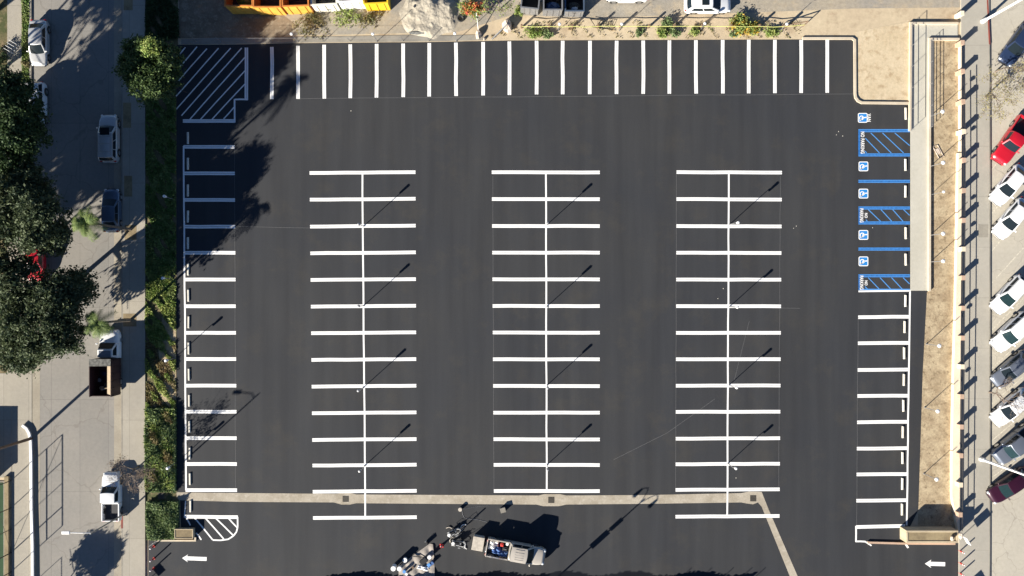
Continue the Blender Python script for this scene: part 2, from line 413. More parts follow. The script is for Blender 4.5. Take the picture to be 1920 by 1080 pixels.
# right row
rr = [594,643,693,742,791,840.5,889,938]
for i, y in enumerate(rr):
    t = i / 7; stall((1609 - 3.5*t, y + .6), (1705 - 3.5*t, y - .2))
line((1706,545), (1700,985), .17); line((1609.5,546.2), (1707,545.2), .17)
stall((1605,988), (1697,986)); line((1605,986), (1605,1016), .17); line((1604,1015), (1622,1015.5), .17); line((1621.5,1015), (1634,1023), .14)
line((1697,1019), (1703,1027), .2)
# arrows
def arrow(tip, end, hw, sw_, hx):
    t = Vector(P(*tip)); e = Vector(P(*end)); d = (t - e).normalized(); n = Vector((-d.y, d.x)); b = t - d * hx * U
    wl.add([(p.x, p.y, ZM) for p in (t, b + n*hw*U, b + d*2*U + n*sw_*U, e + n*sw_*U, e - n*sw_*U, b + d*2*U - n*sw_*U, b - n*hw*U)], [(0,1,2),(2,3,4,5),(0,2,5),(0,5,6)])
arrow((341.5,1046.4), (387.5,1048), 7.2, 3.6, 11); arrow((1734,1056.7), (1772,1057.8), 7.8, 3.8, 12)
struct('white_markings', wl, 'white')
fl = MB()
for a, b in (((440,424.5),(580,427.5)),((440,275),(441.5,920)),((1405,602),(1377,712)),((1150,862),(1250,812)),((1250,812),(1340,748)),((1268,325),(1267,918)),((1463,330),(1460,915)),((1609,595),(1606,985)),((924,330),(926,918)),((1440,577),(1500,578)),((560,185),(1600,176))):
    line(a, b, .035, fl, z=.013)
struct('chalk_lines', fl, 'faint')
dl = MB()
for y, a in ((318,54),(400,51),(470,50),(530,48),(618,45),(690,43),(757,41),(826,40),(895,37)):
    line((1860, y), (1860 + 110*math.cos(R(a)), y - 110*math.sin(R(a))), .1, dl, z=.0115)
M['worn_line'] = plain('worn_line', (.50, .46, .37), .8, var=.25, scale=5)
struct('street_bay_lines', dl, 'worn_line')
# blue accessible bays
bl = MB()
for y in (245, 290.5, 340, 467, 390, 418, 517): stall((1609.5, y), (1706, y), bl, 0, .16, .0, z=ZM + .0012, amp=0); stall((1609.5, y), (1706, y), bl, 1, .055, .16, z=ZM + .003, amp=0)
line((1609.5,542.8), (1706,542.8), .14, bl, 1, amp=0)
line((1611,244), (1611,291.5), .2, bl, 0, z=.021, amp=0)
for x in (1611,): 
    for y0, y1 in ((388,420),(515,543)): line((x,y0), (x,y1), .16, bl, 0, z=.021, amp=0)
def q2(x, y): return (1560 + x / 4, 200 + y / 4)
def q4(x, y): return (1590 + x / 5.68, 370 + y / 5.68)
for a, b in (((250,237),(355,347)),((290,197),(444,347)),((378,197),(536,347)),((470,197),(582,292)),((245,333),(260,347))): line(q2(*a), q2(*b), .09, bl, 1, z=.0195, amp=0)
for a, b in (((215,130),(345,255)),((350,130),(465,255)),((475,130),(585,255)),((590,130),(655,192)),((190,238),(205,255)),((215,855),(330,975)),((340,855),(452,975)),((463,855),(575,975)),((585,855),(655,922)),((180,950),(205,975))):
    line(q4(*a), q4(*b), .09, bl, 1, z=.0195, amp=0)
struct('blue_markings', bl, ['blue', 'lightblue'])
# emblem: white border, blue field, white wheelchair figure whose top points east
def emblem(px, py, mb):
    X, Y = P(px, py); s = .50
    def rr_(h, r, z, mi):
        pts = []
        for cx, cy, a0 in ((h-r,h-r,0),(-h+r,h-r,90),(-h+r,-h+r,180),(h-r,-h+r,270)):
            for k in range(5): a = R(a0 + k*22.5); pts.append((X+cx+r*math.cos(a), Y+cy+r*math.sin(a)))
        mb.sheet(pts, z, mi)
    rr_(s, .16, ZM, 0); rr_(s - .085, .09, ZM + .002, 1)
    # local figure coords: u right (south), v up (east)
    def T(u, v): return (X + v * .80, Y - u * .80)
    def path(pts, wd): mb.ribbon([T(*p) for p in pts], wd, ZM + .004, 0)
    c = [(.02 - .26*math.sin(R(a)), -.16 + .26*math.cos(R(a))) for a in range(30, 281, 25)]
    path(c, .085)
    path([(-.04,.30),(-.02,-.06),(.20,-.06),(.30,-.34),(.40,-.32)], .11)
    path([(-.03,.10),(.17,.10)], .07)
    mb.sheet([T(-.05 + .085*math.cos(R(a)), .40 + .085*math.sin(R(a))) for a in range(0, 360, 36)], ZM + .0045, 0)
em = MB()
for x, y in ((1617.5,221),(1618.8,312),(1618.8,363),(1618.8,440.5),(1618.8,490)): emblem(x, y, em)
struct('accessible_symbols', em, ['white', 'sign_blue'])
def text(s, px, py, size, name, sx=1.0):
    cu = bpy.data.curves.new(name, 'FONT'); cu.body = s; cu.size = size; cu.align_x = 'CENTER'; cu.align_y = 'CENTER'; cu.offset = .012; cu.space_character = 1.08
    o = bpy.data.objects.new(name, cu); C.objects.link(o)
    dg = bpy.context.evaluated_depsgraph_get(); me = bpy.data.meshes.new_from_object(o.evaluated_get(dg))
    C.objects.unlink(o); bpy.data.objects.remove(o)
    me.materials.clear(); me.materials.append(M['white'])
    n = bpy.data.objects.new(name, me); C.objects.link(n)
    n.location = (*P(px, py), .024); n.rotation_euler = (0, 0, -math.pi / 2); n.scale = (sx, 1, 1); n['kind'] = 'structure'
    return n
text('VAN', 1629, 221, .50, 'painted_lettering', .78)
text('NO PARKING', 1616.8, 267.5, .52, 'painted_lettering', .68)
text('PARKING', 1615, 404, .50, 'painted_lettering', .66); text('NO', 1623.5, 404, .40, 'painted_lettering', .8)
text('PARKING', 1615, 530, .50, 'painted_lettering', .66); text('NO', 1623.5, 530.5, .40, 'painted_lettering', .8)

# ------------------------------------------------------------------ kerbs of the lot, walkway, ramp walls
k = MB()
arcp = [(1504,72.5),(1597,72.5),(1602,76)] + [(1602.5, 175),(1603.5,183),(1608,189.5),(1615,193),(1703,194)]
k.ribbon(PP(arcp), .24, .15, z0=0)
struct('plot_kerb', k, 'kerb')
struct('walkway', MB().prism(PP([(1708,46),(1795,46),(1795,73),(1741,73),(1741,545),(1707,545),(1707,246)]), 0, .06), 'walkway')
rw = thing('retaining_wall', 'narrow cream concrete kerb wall on the lot side of the ramp walkway', 'low wall', P(1706,150))
def loc_(pts, o): return [(p[0] - o.location.x, p[1] - o.location.y) for p in pts]
mb = MB(); mb.ribbon(loc_(PP([(1795,44.5),(1706,44.5),(1705.5,120),(1704.5,246)]), rw), .20, .26, z0=0); mb.build('wall', 'kerb', rw)
rw2 = thing('retaining_wall', 'long cream concrete kerb wall between the walkway and the dirt strip', 'low wall', P(1742,300))
mb = MB(); mb.ribbon(loc_(PP([(1797,74.5),(1742,74.5),(1741,246),(1741,546)]), rw2), .24, .26, z0=0); mb.build('wall', 'kerb', rw2)
struct('top_kerb', MB().prism(PP([(340,74),(400,71),(470,72),(540,69),(660,68),(760,66),(840,67),(905,65),(905,75.5),(800,78),(560,80),(420,82),(340,83)]), 0, .035), 'kerb_grey')

def rail(name, label, path, hs, gap, mat, post_r=.018, rail_r=.018, z0=0, cat='handrail'):
    o = thing(name, label, cat, P(*path[0])); ox, oy = o.location.x, o.location.y
    pts = [Vector(P(*p)) for p in path]; ps = []
    for a, b in zip(pts, pts[1:]):
        n = max(1, round((b - a).length / gap))
        ps += [a.lerp(b, i / n) for i in range(n)]
    ps.append(pts[-1])
    for p in ps:
        MB().cyl(p.x - ox, p.y - oy, z0, hs[-1], post_r, n=6).build('post', mat, o)
    for h in hs:
        MB().tube([(p.x - ox, p.y - oy, h) for p in pts], rail_r, 6).build('rail', mat, o)
    return o
rail('handrail', 'thin grey handrail on the wall between sandy plot and ramp', [(1706,48),(1705,246)], [.55,.98], 2.4, 'metal', .022, .022, .26)
rail('handrail', 'three bar grey handrail along the inner ramp wall', [(1742,78),(1741.5,240)], [.45,.66,.86], 2.4, 'metal', .022, .022, .26)

# ------------------------------------------------------------------ wheel stops
def wheel_stop(px, py, label, side):
    o = thing('wheel_stop', label, 'wheel stop', P(px, py), 0, 'white concrete wheel stops in the %s row of stalls' % side)
    return o
ordn = ['first','second','third','fourth','fifth','sixth','seventh','eighth','ninth','tenth','eleventh','twelfth','thirteenth','fourteenth','fifteenth']
stop_me = MB(); stop_me.add([(-.11,-.62,0),(.11,-.62,0),(.11,.62,0),(-.11,.62,0),(-.075,-.59,.12),(.075,-.59,.12),(.075,.59,.12),(-.075,.59,.12)], [(3,2,1,0),(4,5,6,7),(0,1,5,4),(1,2,6,5),(2,3,7,6),(3,0,4,7)])
st0 = stop_me.build('wheel_stop', 'old_white', bevel=.015)
ls = [(352.5,259),(352.5,307),(352.5,357),(352.5,406),(352.5,456),(353,505),(353.5,554),(354,604),(354,653),(354.5,702),(355,751),(355.5,800),(356,850),(356.5,898),(357.5,949)]
rs = [(1698,213),(1697.5,309),(1697.5,359),(1698,437),(1698,486.5),(1697.5,564),(1696,613),(1695,662),(1694.5,712),(1693.5,760.5),(1692.5,810),(1692,858.5),(1691.5,907),(1691,955)]
for side, lst in (('left', ls), ('right', rs)):
    for i, (x, y) in enumerate(lst):
        if side == 'left':
            lab = 'white concrete wheel stop in the left row, %s stall below the hatched corner' % ordn[i] if i < 14 else 'dirty wheel stop in the left row between drainage channel and small hatched island'
        else:
            if i == 0: lab = 'wheel stop of the accessible van stall marked VAN, by the sandy plot'
            elif i < 5: lab = 'wheel stop at the head of the %s wheelchair stall from the top' % ordn[i]
            else: lab = 'white wheel stop in the right row, %s plain stall below the blue bays' % ordn[i-5]
        o = st0 if (side == 'left' and i == 0) else st0.copy()
        if o is not st0: C.objects.link(o)
        o.location = (*P(x, y), .008); o.rotation_euler = (0, 0, R(random.uniform(-1, 1)))
        tag(o, lab, 'wheel stop', 'wheel stops along the %s edge of the lot' % side)

# ------------------------------------------------------------------ short lamp posts
def make_lamp(name, headx, mat, hr):
    o = thing(name, '', 'lamp post')
    MB().cyl(0, 0, 0, 2.25, .04, .034, 8).cyl(0, 0, 0, .1, .09, .07, 8).build('pole', 'metal', o, smooth=False)
    MB().tube([(0,0,2.1),(headx*.6,0,2.22),(headx,0,2.26)], .022, 6).build('bracket', 'metal', o)
    h = MB(); h.cyl(headx, 0, 2.14 if hr < .2 else 2.48, 2.62, hr*.75, hr, 10); h.ball((headx, 0, 2.62), hr, 10, sq=(1,1,.35))
    h.build('lamp_head', mat, o, smooth=False)
    return o
lamp0 = make_lamp('lamp_post', .18, 'lampwhite', .145)
lampg = make_lamp('lamp_post', -.06, 'metal', .145)
GL = 'short lamp posts standing on the stall lines in the middle of the lot'
med = [(682,424,1.0,'left'),(682,573,1.0,'left'),(681,727,.93,'left'),(684,873,.99,'left'),(1026,421,.98,'middle'),(1026,574,.97,'middle'),(1026,722,.98,'middle'),(1026,871,.97,'middle'),(1368,421,1.02,'right'),(1368,575,.89,'right'),(1367,722,.88,'right'),(1365,869,.93,'right')]
for i, (x, y, s, col) in enumerate(med):
    lab = '%s short lamp post from the top in the %s stall block' % (ordn[i % 4], col)
    src = lampg if i < 8 else lamp0
    o = src if i in (0, 8) else dup(src, P(x, y), 0, lab, (1, 1, s))
    if i in (0, 8): o.location = (*P(x, y), 0); o.scale = (1, 1, s)
    o['label'] = lab; o['group'] = GL
lamp1 = make_lamp('lamp_post', 0, 'lampwhite', .21)
edge = [(1743,219,'beside the ramp handrail, right of the van stall'),(1744,312,'beside the stall just below the wide blue aisle'),(1745,365,'smaller, beside the third wheelchair stall'),(1744,441,'beside the fourth wheelchair stall'),(1744,491,'beside the lowest wheelchair stall'),(1737,645,'at the dirt strip edge near the second plain stall line'),(1734,764,'in the middle of the lower dirt strip'),(1732,888,'at the dirt strip edge just above the dark planter shade')]
for i, (x, y, d) in enumerate(edge):
    lab = 'white topped lamp post ' + d
    o = lamp1 if i == 0 else dup(lamp1, P(x, y), 0, lab)
    if i == 0: o.location = (*P(x, y), 0)
    o['label'] = lab; o['group'] = 'white topped lamp posts along the right edge of the lot'
    o.scale = (1, 1, 1) if i != 2 else (.7, .7, 1)
for x, y, d in ((324,373,'in the shaded grass strip beside the fourth left stall line'),(321,522,'in the grass strip beside the patch where sunlight begins'),(327,672,'in the dry grass strip beside the ninth left stall'),(330,868,'in the hedge beside the lowest left stalls')):
    o = dup(lamp0, P(x, y), 0, 'short lamp post ' + d, (1, 1, 1)); o['group'] = 'short lamp posts in the left grass strip'
for j, (x, y, d) in enumerate(((559,78,'third stall line from the hatched corner'),(707,78,'fifth stall line, beside the rubble pile'),(856,77,'eighth stall line, right of the rubble pile'),(1047,57,'leftmost on the yellow hose fence'),(1161,57,'left of the green shrub pair'),(1313,56,'below the white hatchback'),(1463,57,'right end of the hose fence'))):
    o = dup(lamp1, P(x, y), 0, 'white lamp post above the lot, ' + d, (.75, .75, 1.0 if j < 3 else .8)); o['group'] = 'white topped lamp posts along the top edge of the lot'

# ------------------------------------------------------------------ top edge fence posts + hose fence
tf = thing('post_fence', 'row of thin leaning metal fence posts along the top kerb left of the rubble', 'fence', P(560,74))
for x in (370,415,460,510,608,657,756,805):
    X, Y = P(x, 79 - (x-370)*.005); X -= tf.location.x; Y -= tf.location.y
    MB().tube([(X, Y, 0), (X - .1, Y + .05, 1.05)], .03, 6).build('post', 'metal', tf)
MB().tube([(P(x, 77)[0] - tf.location.x - .1, P(x, 77)[1] - tf.location.y, 1.0) for x in (370,510,657,805)], .008, 4).build('wire', 'metal', tf)
hf = thing('hose_fence', 'low post fence strung with a pale yellow hose above the top stalls', 'fence', P(1240,52))
hxs = [978,1029,1072,1120,1162,1215,1262,1313,1367,1420,1472]
for x in hxs:
    X, Y = P(x, 52); MB().box((X - hf.location.x, Y - hf.location.y, .5), (.17, .17, 1.0), .2).build('post', 'wood', hf)
hp = []
for i, x in enumerate(hxs):
    X, Y = P(x, 52); hp.append((X - hf.location.x, Y - hf.location.y - .08, .72))
    if i < len(hxs) - 1: X2, _ = P((x + hxs[i+1]) / 2, 52); hp.append((X2 - hf.location.x, Y - hf.location.y - .08 + random.uniform(-.06,.06), .66))
hp.append((P(1505,50)[0] - hf.location.x, P(1505,50)[1] - hf.location.y, .6))
MB().tube(hp, .035, 6).build('hose', 'hose', hf)
pf = thing('tripod_frame', 'wooden two legged frame at the right end of the hose fence', 'frame', P(1505,50))
MB().tube([(0,0,0),(.3,.3,.85)], .05, 6).build('leg', 'wood', pf); MB().tube([(-2.2,0,.35),(.3,.3,.85)], .05, 6).build('crossbar', 'wood', pf); MB().tube([(-2.2,0,0),(-2.2,0,.4)], .05, 6).build('leg', 'wood', pf)
rk = thing('metal_rack', 'small dark metal rack lying beside the yellow hose fence', 'rack', P(1122,47), R(-8))
mb = MB()
for kx in range(8): mb.tube([(-.1+kx*.22, -.3, .05),(-.1+kx*.22, .35, .22)], .02, 5)
mb.tube([(-.7,.45,.2),(1.5,.45,.22)], .025, 5).tube([(-.7,-.3,.05),(1.5,-.3,.05)], .025, 5); mb.build('grid', 'dark_metal', rk)
MB().tube([(-.9,.5,0),(-.3,-.4,.6),(.2,.5,0)], .04, 6).build('stand', 'dark_metal', rk)

# ------------------------------------------------------------------ boundary wall on the right
bw = thing('boundary_wall', 'low cream boundary wall with pink pilasters and dark rails beside the right sidewalk', 'wall', P(1796,560))
ox, oy = bw.location.x, bw.location.y
MB().prism(loc_(PP([(1792.5,288),(1798.5,288),(1797.5,500),(1795.5,800),(1794.5,1000),(1793,1000),(1781,930),(1781,860),(1784,700),(1788,560),(1789.5,480)]), bw), 0, .48).build('wall', 'cream', bw)
MB().prism(loc_(PP([(1796.5,80),(1799,80),(1799,287),(1796.5,287)]), bw), 0, .42).build('wall', 'cream', bw)
pil = None
for i, y in enumerate((24,79,133,190,246,300,357,413,467,521,578,634,688,744,801,855,910,966)):
    yy = 540 + (y - 540) / 1.0155
    x = np.interp(y, [0,300,600,966], [1790,1793.5,1792,1787])
    X, Y = P(x, yy)
    mb = MB(); mb.box((X - ox + .12, Y - oy, .58), (.34, .42, 1.16)); mb.box((X - ox + .12, Y - oy, 1.19), (.40, .48, .06))
    mb.build('pilaster', 'pink' if i % 4 else 'cream', bw)
for h in (.75, 1.1):
    MB().tube([(P(x, y)[0] - ox, P(x, y)[1] - oy, h) for x, y in ((1798.5,150),(1799,300),(1797.5,560),(1795,800),(1793.5,990))], .03, 6).build('rail', 'dark_metal', bw)
# planters at the two entrances
def planter(label, x0, y0, x1, y1, h, mat='stucco'):
    cx, cy = P((x0+x1)/2, (y0+y1)/2); o = thing('planter', label, 'planter', (cx, cy))
    a, b = P(x0, y0), P(x1, y1); W_, D_ = b[0]-a[0], a[1]-b[1]; t = .2 if h > 1 else .09
    for c, d in (((0, D_/2 - t/2), (W_, t)), ((0, -D_/2 + t/2), (W_, t)), ((-W_/2 + t/2, 0), (t, D_ - 2*t)), ((W_/2 - t/2, 0), (t, D_ - 2*t))):
        MB().box((c[0], c[1], h/2), (d[0], d[1], h)).build('wall', mat, o, bevel=.02)
    MB().box((0, 0, (h-.05)/2), (W_ - 2*t, D_ - 2*t, h - .05)).build('soil', 'planter_soil', o)
    return o
planter('tall cream walled planter block at the lower right entrance, casting a black shade', 1687, 987, 1783, 1010, 1.45)
planter('low tan planter block beside the lower left entrance hedge', 331, 989, 366, 1007, .55)
lk = MB(); lk.ribbon(PP([(1626,1016.5),(1697,1018.5),(1700,1018.5),(1790,1019)]), .2, .16, z0=0); struct('entrance_kerb', lk, 'pink')
lk = MB(); lk.ribbon(PP([(291,1013),(330,1013),(367,1013),(367,1007)]), .16, .16, z0=0); struct('entrance_kerb', lk, 'kerb')
# posts with panels whose shadows fall on the sidewalk
def sign(label, px, py, w_, h_, z, ang, mat='light_metal'):
    o = thing('sign', label, 'sign', P(px, py), ang)
    MB().cyl(0, 0, 0, z + h_, .035, n=8).build('post', 'metal', o)
    MB().box((0, -.05, z + h_/2), (w_, .03, h_)).build('panel', mat, o)
    return o
sign('pale square sign on a post at the lower right entrance corner', 1800, 1006, .85, .8, 1.0, R(-60))
sign('pale square sign on a post beside the left entrance hedge', 290, 1016, 1.0, .45, .1, R(35), 'metal')
sign('pale sign low on its post at the bottom left edge', 277, 1088, .9, .4, .5, R(-50))
for x, y, n in ((1804,1042,'topmost'),(1804,1064,'middle'),(1804,1083,'lowest')):
    pass
def bollard(px, py, label, group):
    o = thing('bollard', label, 'bollard', P(px, py), 0, group)
    MB().cyl(0, 0, 0, .95, .07, n=10).cyl(0, 0, 0, .05, .13, n=10).build('post', 'red', o)
    MB().cyl(0, 0, .66, .80, .074, n=10).build('band', 'white', o); MB().ball((0, 0, .95), .072, 10, sq=(1,1,.5)).build('cap', 'white', o)
for i, y in enumerate((1032,1054.5,1074)):
    bollard(1799, y, 'red and white bollard across the right entrance, %s from the top' % ordn[i], 'bollards across the right entrance')
for i, y in enumerate((1024,1047,1065)):
    bollard(289, y, 'red bollard across the left entrance, %s from the top' % ordn[i], 'bollards across the left entrance')
for i,(x,y,l) in enumerate(((1770,1001,'upright'),(1786,996,'leaning'))):
    o = thing('stone', 'pale rough stone, %s one on the right entrance planter' % l, 'stone', (*P(x,y),1.3))
    MB().ball((0,0,.25), .22 + .08*i, 8, sq=(.7,1.2,1.1), jit=.15).build('rock', 'pinkrock', o)

# ------------------------------------------------------------------ tall poles
def tall_pole(px, py, label):
    o = thing('street_light', label, 'street light', P(px, py))
    MB().cyl(0, 0, .1, .75, .26, .22, 10).build('base', 'light_metal', o)
    MB().cyl(0, 0, .7, 9.0, .14, .09, 10).build('pole', 'lampwhite', o)
    MB().tube([(0,0,8.8),(.9,0,9.2),(2.2,0,9.3)], .06, 8).build('arm', 'lampwhite', o)
    MB().box((2.5, 0, 9.25), (.8, .3, .15)).build('lamp_head', 'metal', o, bevel=.03)
tall_pole(1841, 41, 'tall white street light pole at the upper right, beside the red kerb')
tall_pole(1838, 860, 'tall white street light pole at the lower right, between the dark grey and maroon cars')
o = thing('street_light', 'grey street light with two arms over the lower left street', 'street light', P(239, 960))
MB().cyl(0, 0, .1, 7.6, .085, .06, 8).build('pole', 'metal', o)
MB().cyl(0, 0, .1, .5, .16, .13, 8).build('base', 'metal', o)
MB().tube([(0,0,7.3),(-.7,.05,7.55),(-2.1,.1,7.6)], .04, 8).build('arm', 'lampwhite', o)
MB().box((-2.3, .1, 7.6), (.75, .3, .14)).build('lamp_head', 'lampwhite', o, bevel=.03)
o = thing('utility_pole', 'brown wooden pole at the left edge, leaning out of the frame', 'utility pole', P(59, 822))
MB().tube([(0,0,0),(0,0,5.6)], [.17,.12], 8).build('pole', 'wood', o)
o = thing('double_street_light', 'tall pole with banners and two curved lamps at the bottom edge', 'street light', P(1040, 1087))
MB().cyl(0, 0, 0, 5.2, .09, .06, 8).build('pole', 'dark_metal', o)
MB().box((.0, 0, 2.6), (.55, .04, 1.0), R(-48)).box((.0, 0, 3.55), (.42, .04, .7), R(-48)).build('banner', 'navy', o)
for s in (-1, 1):
    d = Vector((math.cos(R(-35)), math.sin(R(-35)))) * s
    pts = [(d.x*t_, d.y*t_, 4.9 + .75*math.sin(min(1, t_/.9)*math.pi*.72)) for t_ in (0,.2,.4,.6,.8,.95)]
    MB().tube(pts, .035, 6).build('arm', 'dark_metal', o)
    e = pts[-1]; MB().cyl(e[0], e[1], e[2]-.45, e[2], .2, .1, 10).build('lamp_head', 'dark_metal', o)

# curved concrete kerb, tall court fence, block at the left edge
ck = thing('garden_wall', 'low white concrete edging wall curving at its top by the left sidewalk', 'low wall', P(60, 950))
MB().ribbon(loc_(PP([(44,797),(52,803),(57,812),(59.5,826),(60.5,860),(61,950),(63,1020),(65,1300)]), ck), .26, .29, z0=.1).build('wall', 'white', ck)
cf = thing('court_fence', 'tall wire fence along the green court at the lower left', 'fence', P(20, 980))
ox, oy = cf.location.x, cf.location.y
for y, rad in ((901,.045),(952,.045),(992,.035),(1036,.06),(1072,.045),(1130,.03),(1190,.03)):
    X, Y = P(21, y); MB().cyl(X-ox, Y-oy, 0, 2.95, rad, n=6).build('post', 'dark_metal', cf)
a, b = P(21, 901), P(21, 1072)
for h in (2.95, 2.05): MB().tube([(a[0]-ox, a[1]-oy, h), (b[0]-ox, b[1]-oy, h)], .04, 6).build('rail', 'dark_metal', cf)
MB().tube([(P(21,905)[0]-ox, P(21,905)[1]-oy, 2.95), (P(21,1036)[0]-ox, P(21,1036)[1]-oy, .1)], .018, 5).build('brace', 'dark_metal', cf)
a, b = P(21, 1130), P(21, 1190)
MB().tube([(a[0]-ox, a[1]-oy, 2.9), (b[0]-ox, b[1]-oy, 2.9)], .025, 6).build('rail', 'dark_metal', cf)
MB().ribbon([(P(15,y)[0]-ox, P(15,y)[1]-oy) for y in (892, 1300)], .42, .3, z0=0).build('footing', 'planter_soil', cf)
o = thing('shed', 'flat roofed shed outside the left edge casting a dark shade', 'shed', P(-60, 854))
MB().box((0, 0, .65), (5.2, 5.6, 1.3)).build('wall', 'stucco', o); MB().box((0, 0, 1.36), (5.4, 5.8, .1)).build('roof', 'kerb_grey', o)
# bottom edge screen
o = thing('picket_fence', 'dark picket fence just below the bottom edge', 'fence', P(1000, 1096))
ox, oy = o.location.x, o.location.y
mb = MB(); x = 596
while x < 1395:
    h = .72 + .12*math.sin(x*.05) + random.uniform(-.06,.08); X, Y = P(x, 1096)
    solid = x < 1010 or x > 1250
    mb.box((X-ox, Y-oy, h/2), (.12 if not solid else .2, .05, h)); x += 3.4 if solid else 4.2
mb.build('pickets', 'dark_metal', o)
for x in (1262,1300,1340,1375,1400): X, Y = P(x, 1096); MB().cyl(X-ox, Y-oy, 0, 1.1, .03, n=6).build('post', 'dark_metal', o)

sign('pale sign just below the bottom right corner', 1808, 1104, .8, .7, .5, R(-60))
struct('utility_cover', MB().sheet(PP([(1833,421),(1851,421),(1851,445),(1833,445)]), .146), 'kerb_grey')
o = thing('fallen_frame','small pinkish white broken frame lying on the dirt strip by the wide blue aisle','frame',P(1758,284),R(-60))
MB().tube([(-.7,-.2,.05),(.7,-.25,.05),(.75,.25,.05),(-.6,.3,.05),(-.7,-.2,.05)],.04,6).build('bars','pinkrock',o); MB().box((.0,.02,.08),(.6,.3,.05)).build('board','pinkrock',o)
sp = MB(); rs_ = random.Random(5)
for x,y in ((1572,247),(1568,253),(1580,255),(1493,424),(1488,428),(658,208),(1356,541),(1346,560),(1636,427),(1380,896)):
    X,Y = P(x,y); sp.sheet([(X+rs_.uniform(.03,.06)*math.cos(a*1.05),Y+rs_.uniform(.03,.06)*math.sin(a*1.05)) for a in range(6)], .0165)
struct('paint_specks', sp, 'old_white')
# ------------------------------------------------------------------ vehicles
def sm(pts, x):
    xs, ys = zip(*pts); return float(np.interp(x, xs, ys))
PROF = {
 'sedan': dict(top=[(0,.60),(.02,.84),(.05,.93),(.2,.97),(.3,.95),(.68,.93),(.74,.93),(.93,.78),(.98,.66),(1,.5)], cab=(.10,.24,.56,.735), H=1.43),
 'hatch': dict(top=[(0,.60),(.02,.88),(.05,.96),(.2,.97),(.7,.96),(.76,.95),(.93,.80),(.98,.66),(1,.5)], cab=(.03,.13,.55,.74), H=1.48),
 'suv': dict(top=[(0,.70),(.02,1.0),(.05,1.08),(.2,1.08),(.7,1.07),(.78,1.05),(.94,.95),(.985,.8),(1,.6)], cab=(.02,.08,.58,.73), H=1.75),
 'pickup': dict(top=[(0,.6),(.02,1.08),(.36,1.1),(.78,1.1),(.84,1.08),(.96,1.0),(.985,.85),(1,.65)], cab=(.41,.425,.68,.785), H=1.82),
 'single': dict(top=[(0,.6),(.02,1.04),(.36,1.06),(.7,1.06),(.78,1.04),(.95,.95),(.985,.8),(1,.6)], cab=(.39,.42,.60,.70), H=1.72),
}
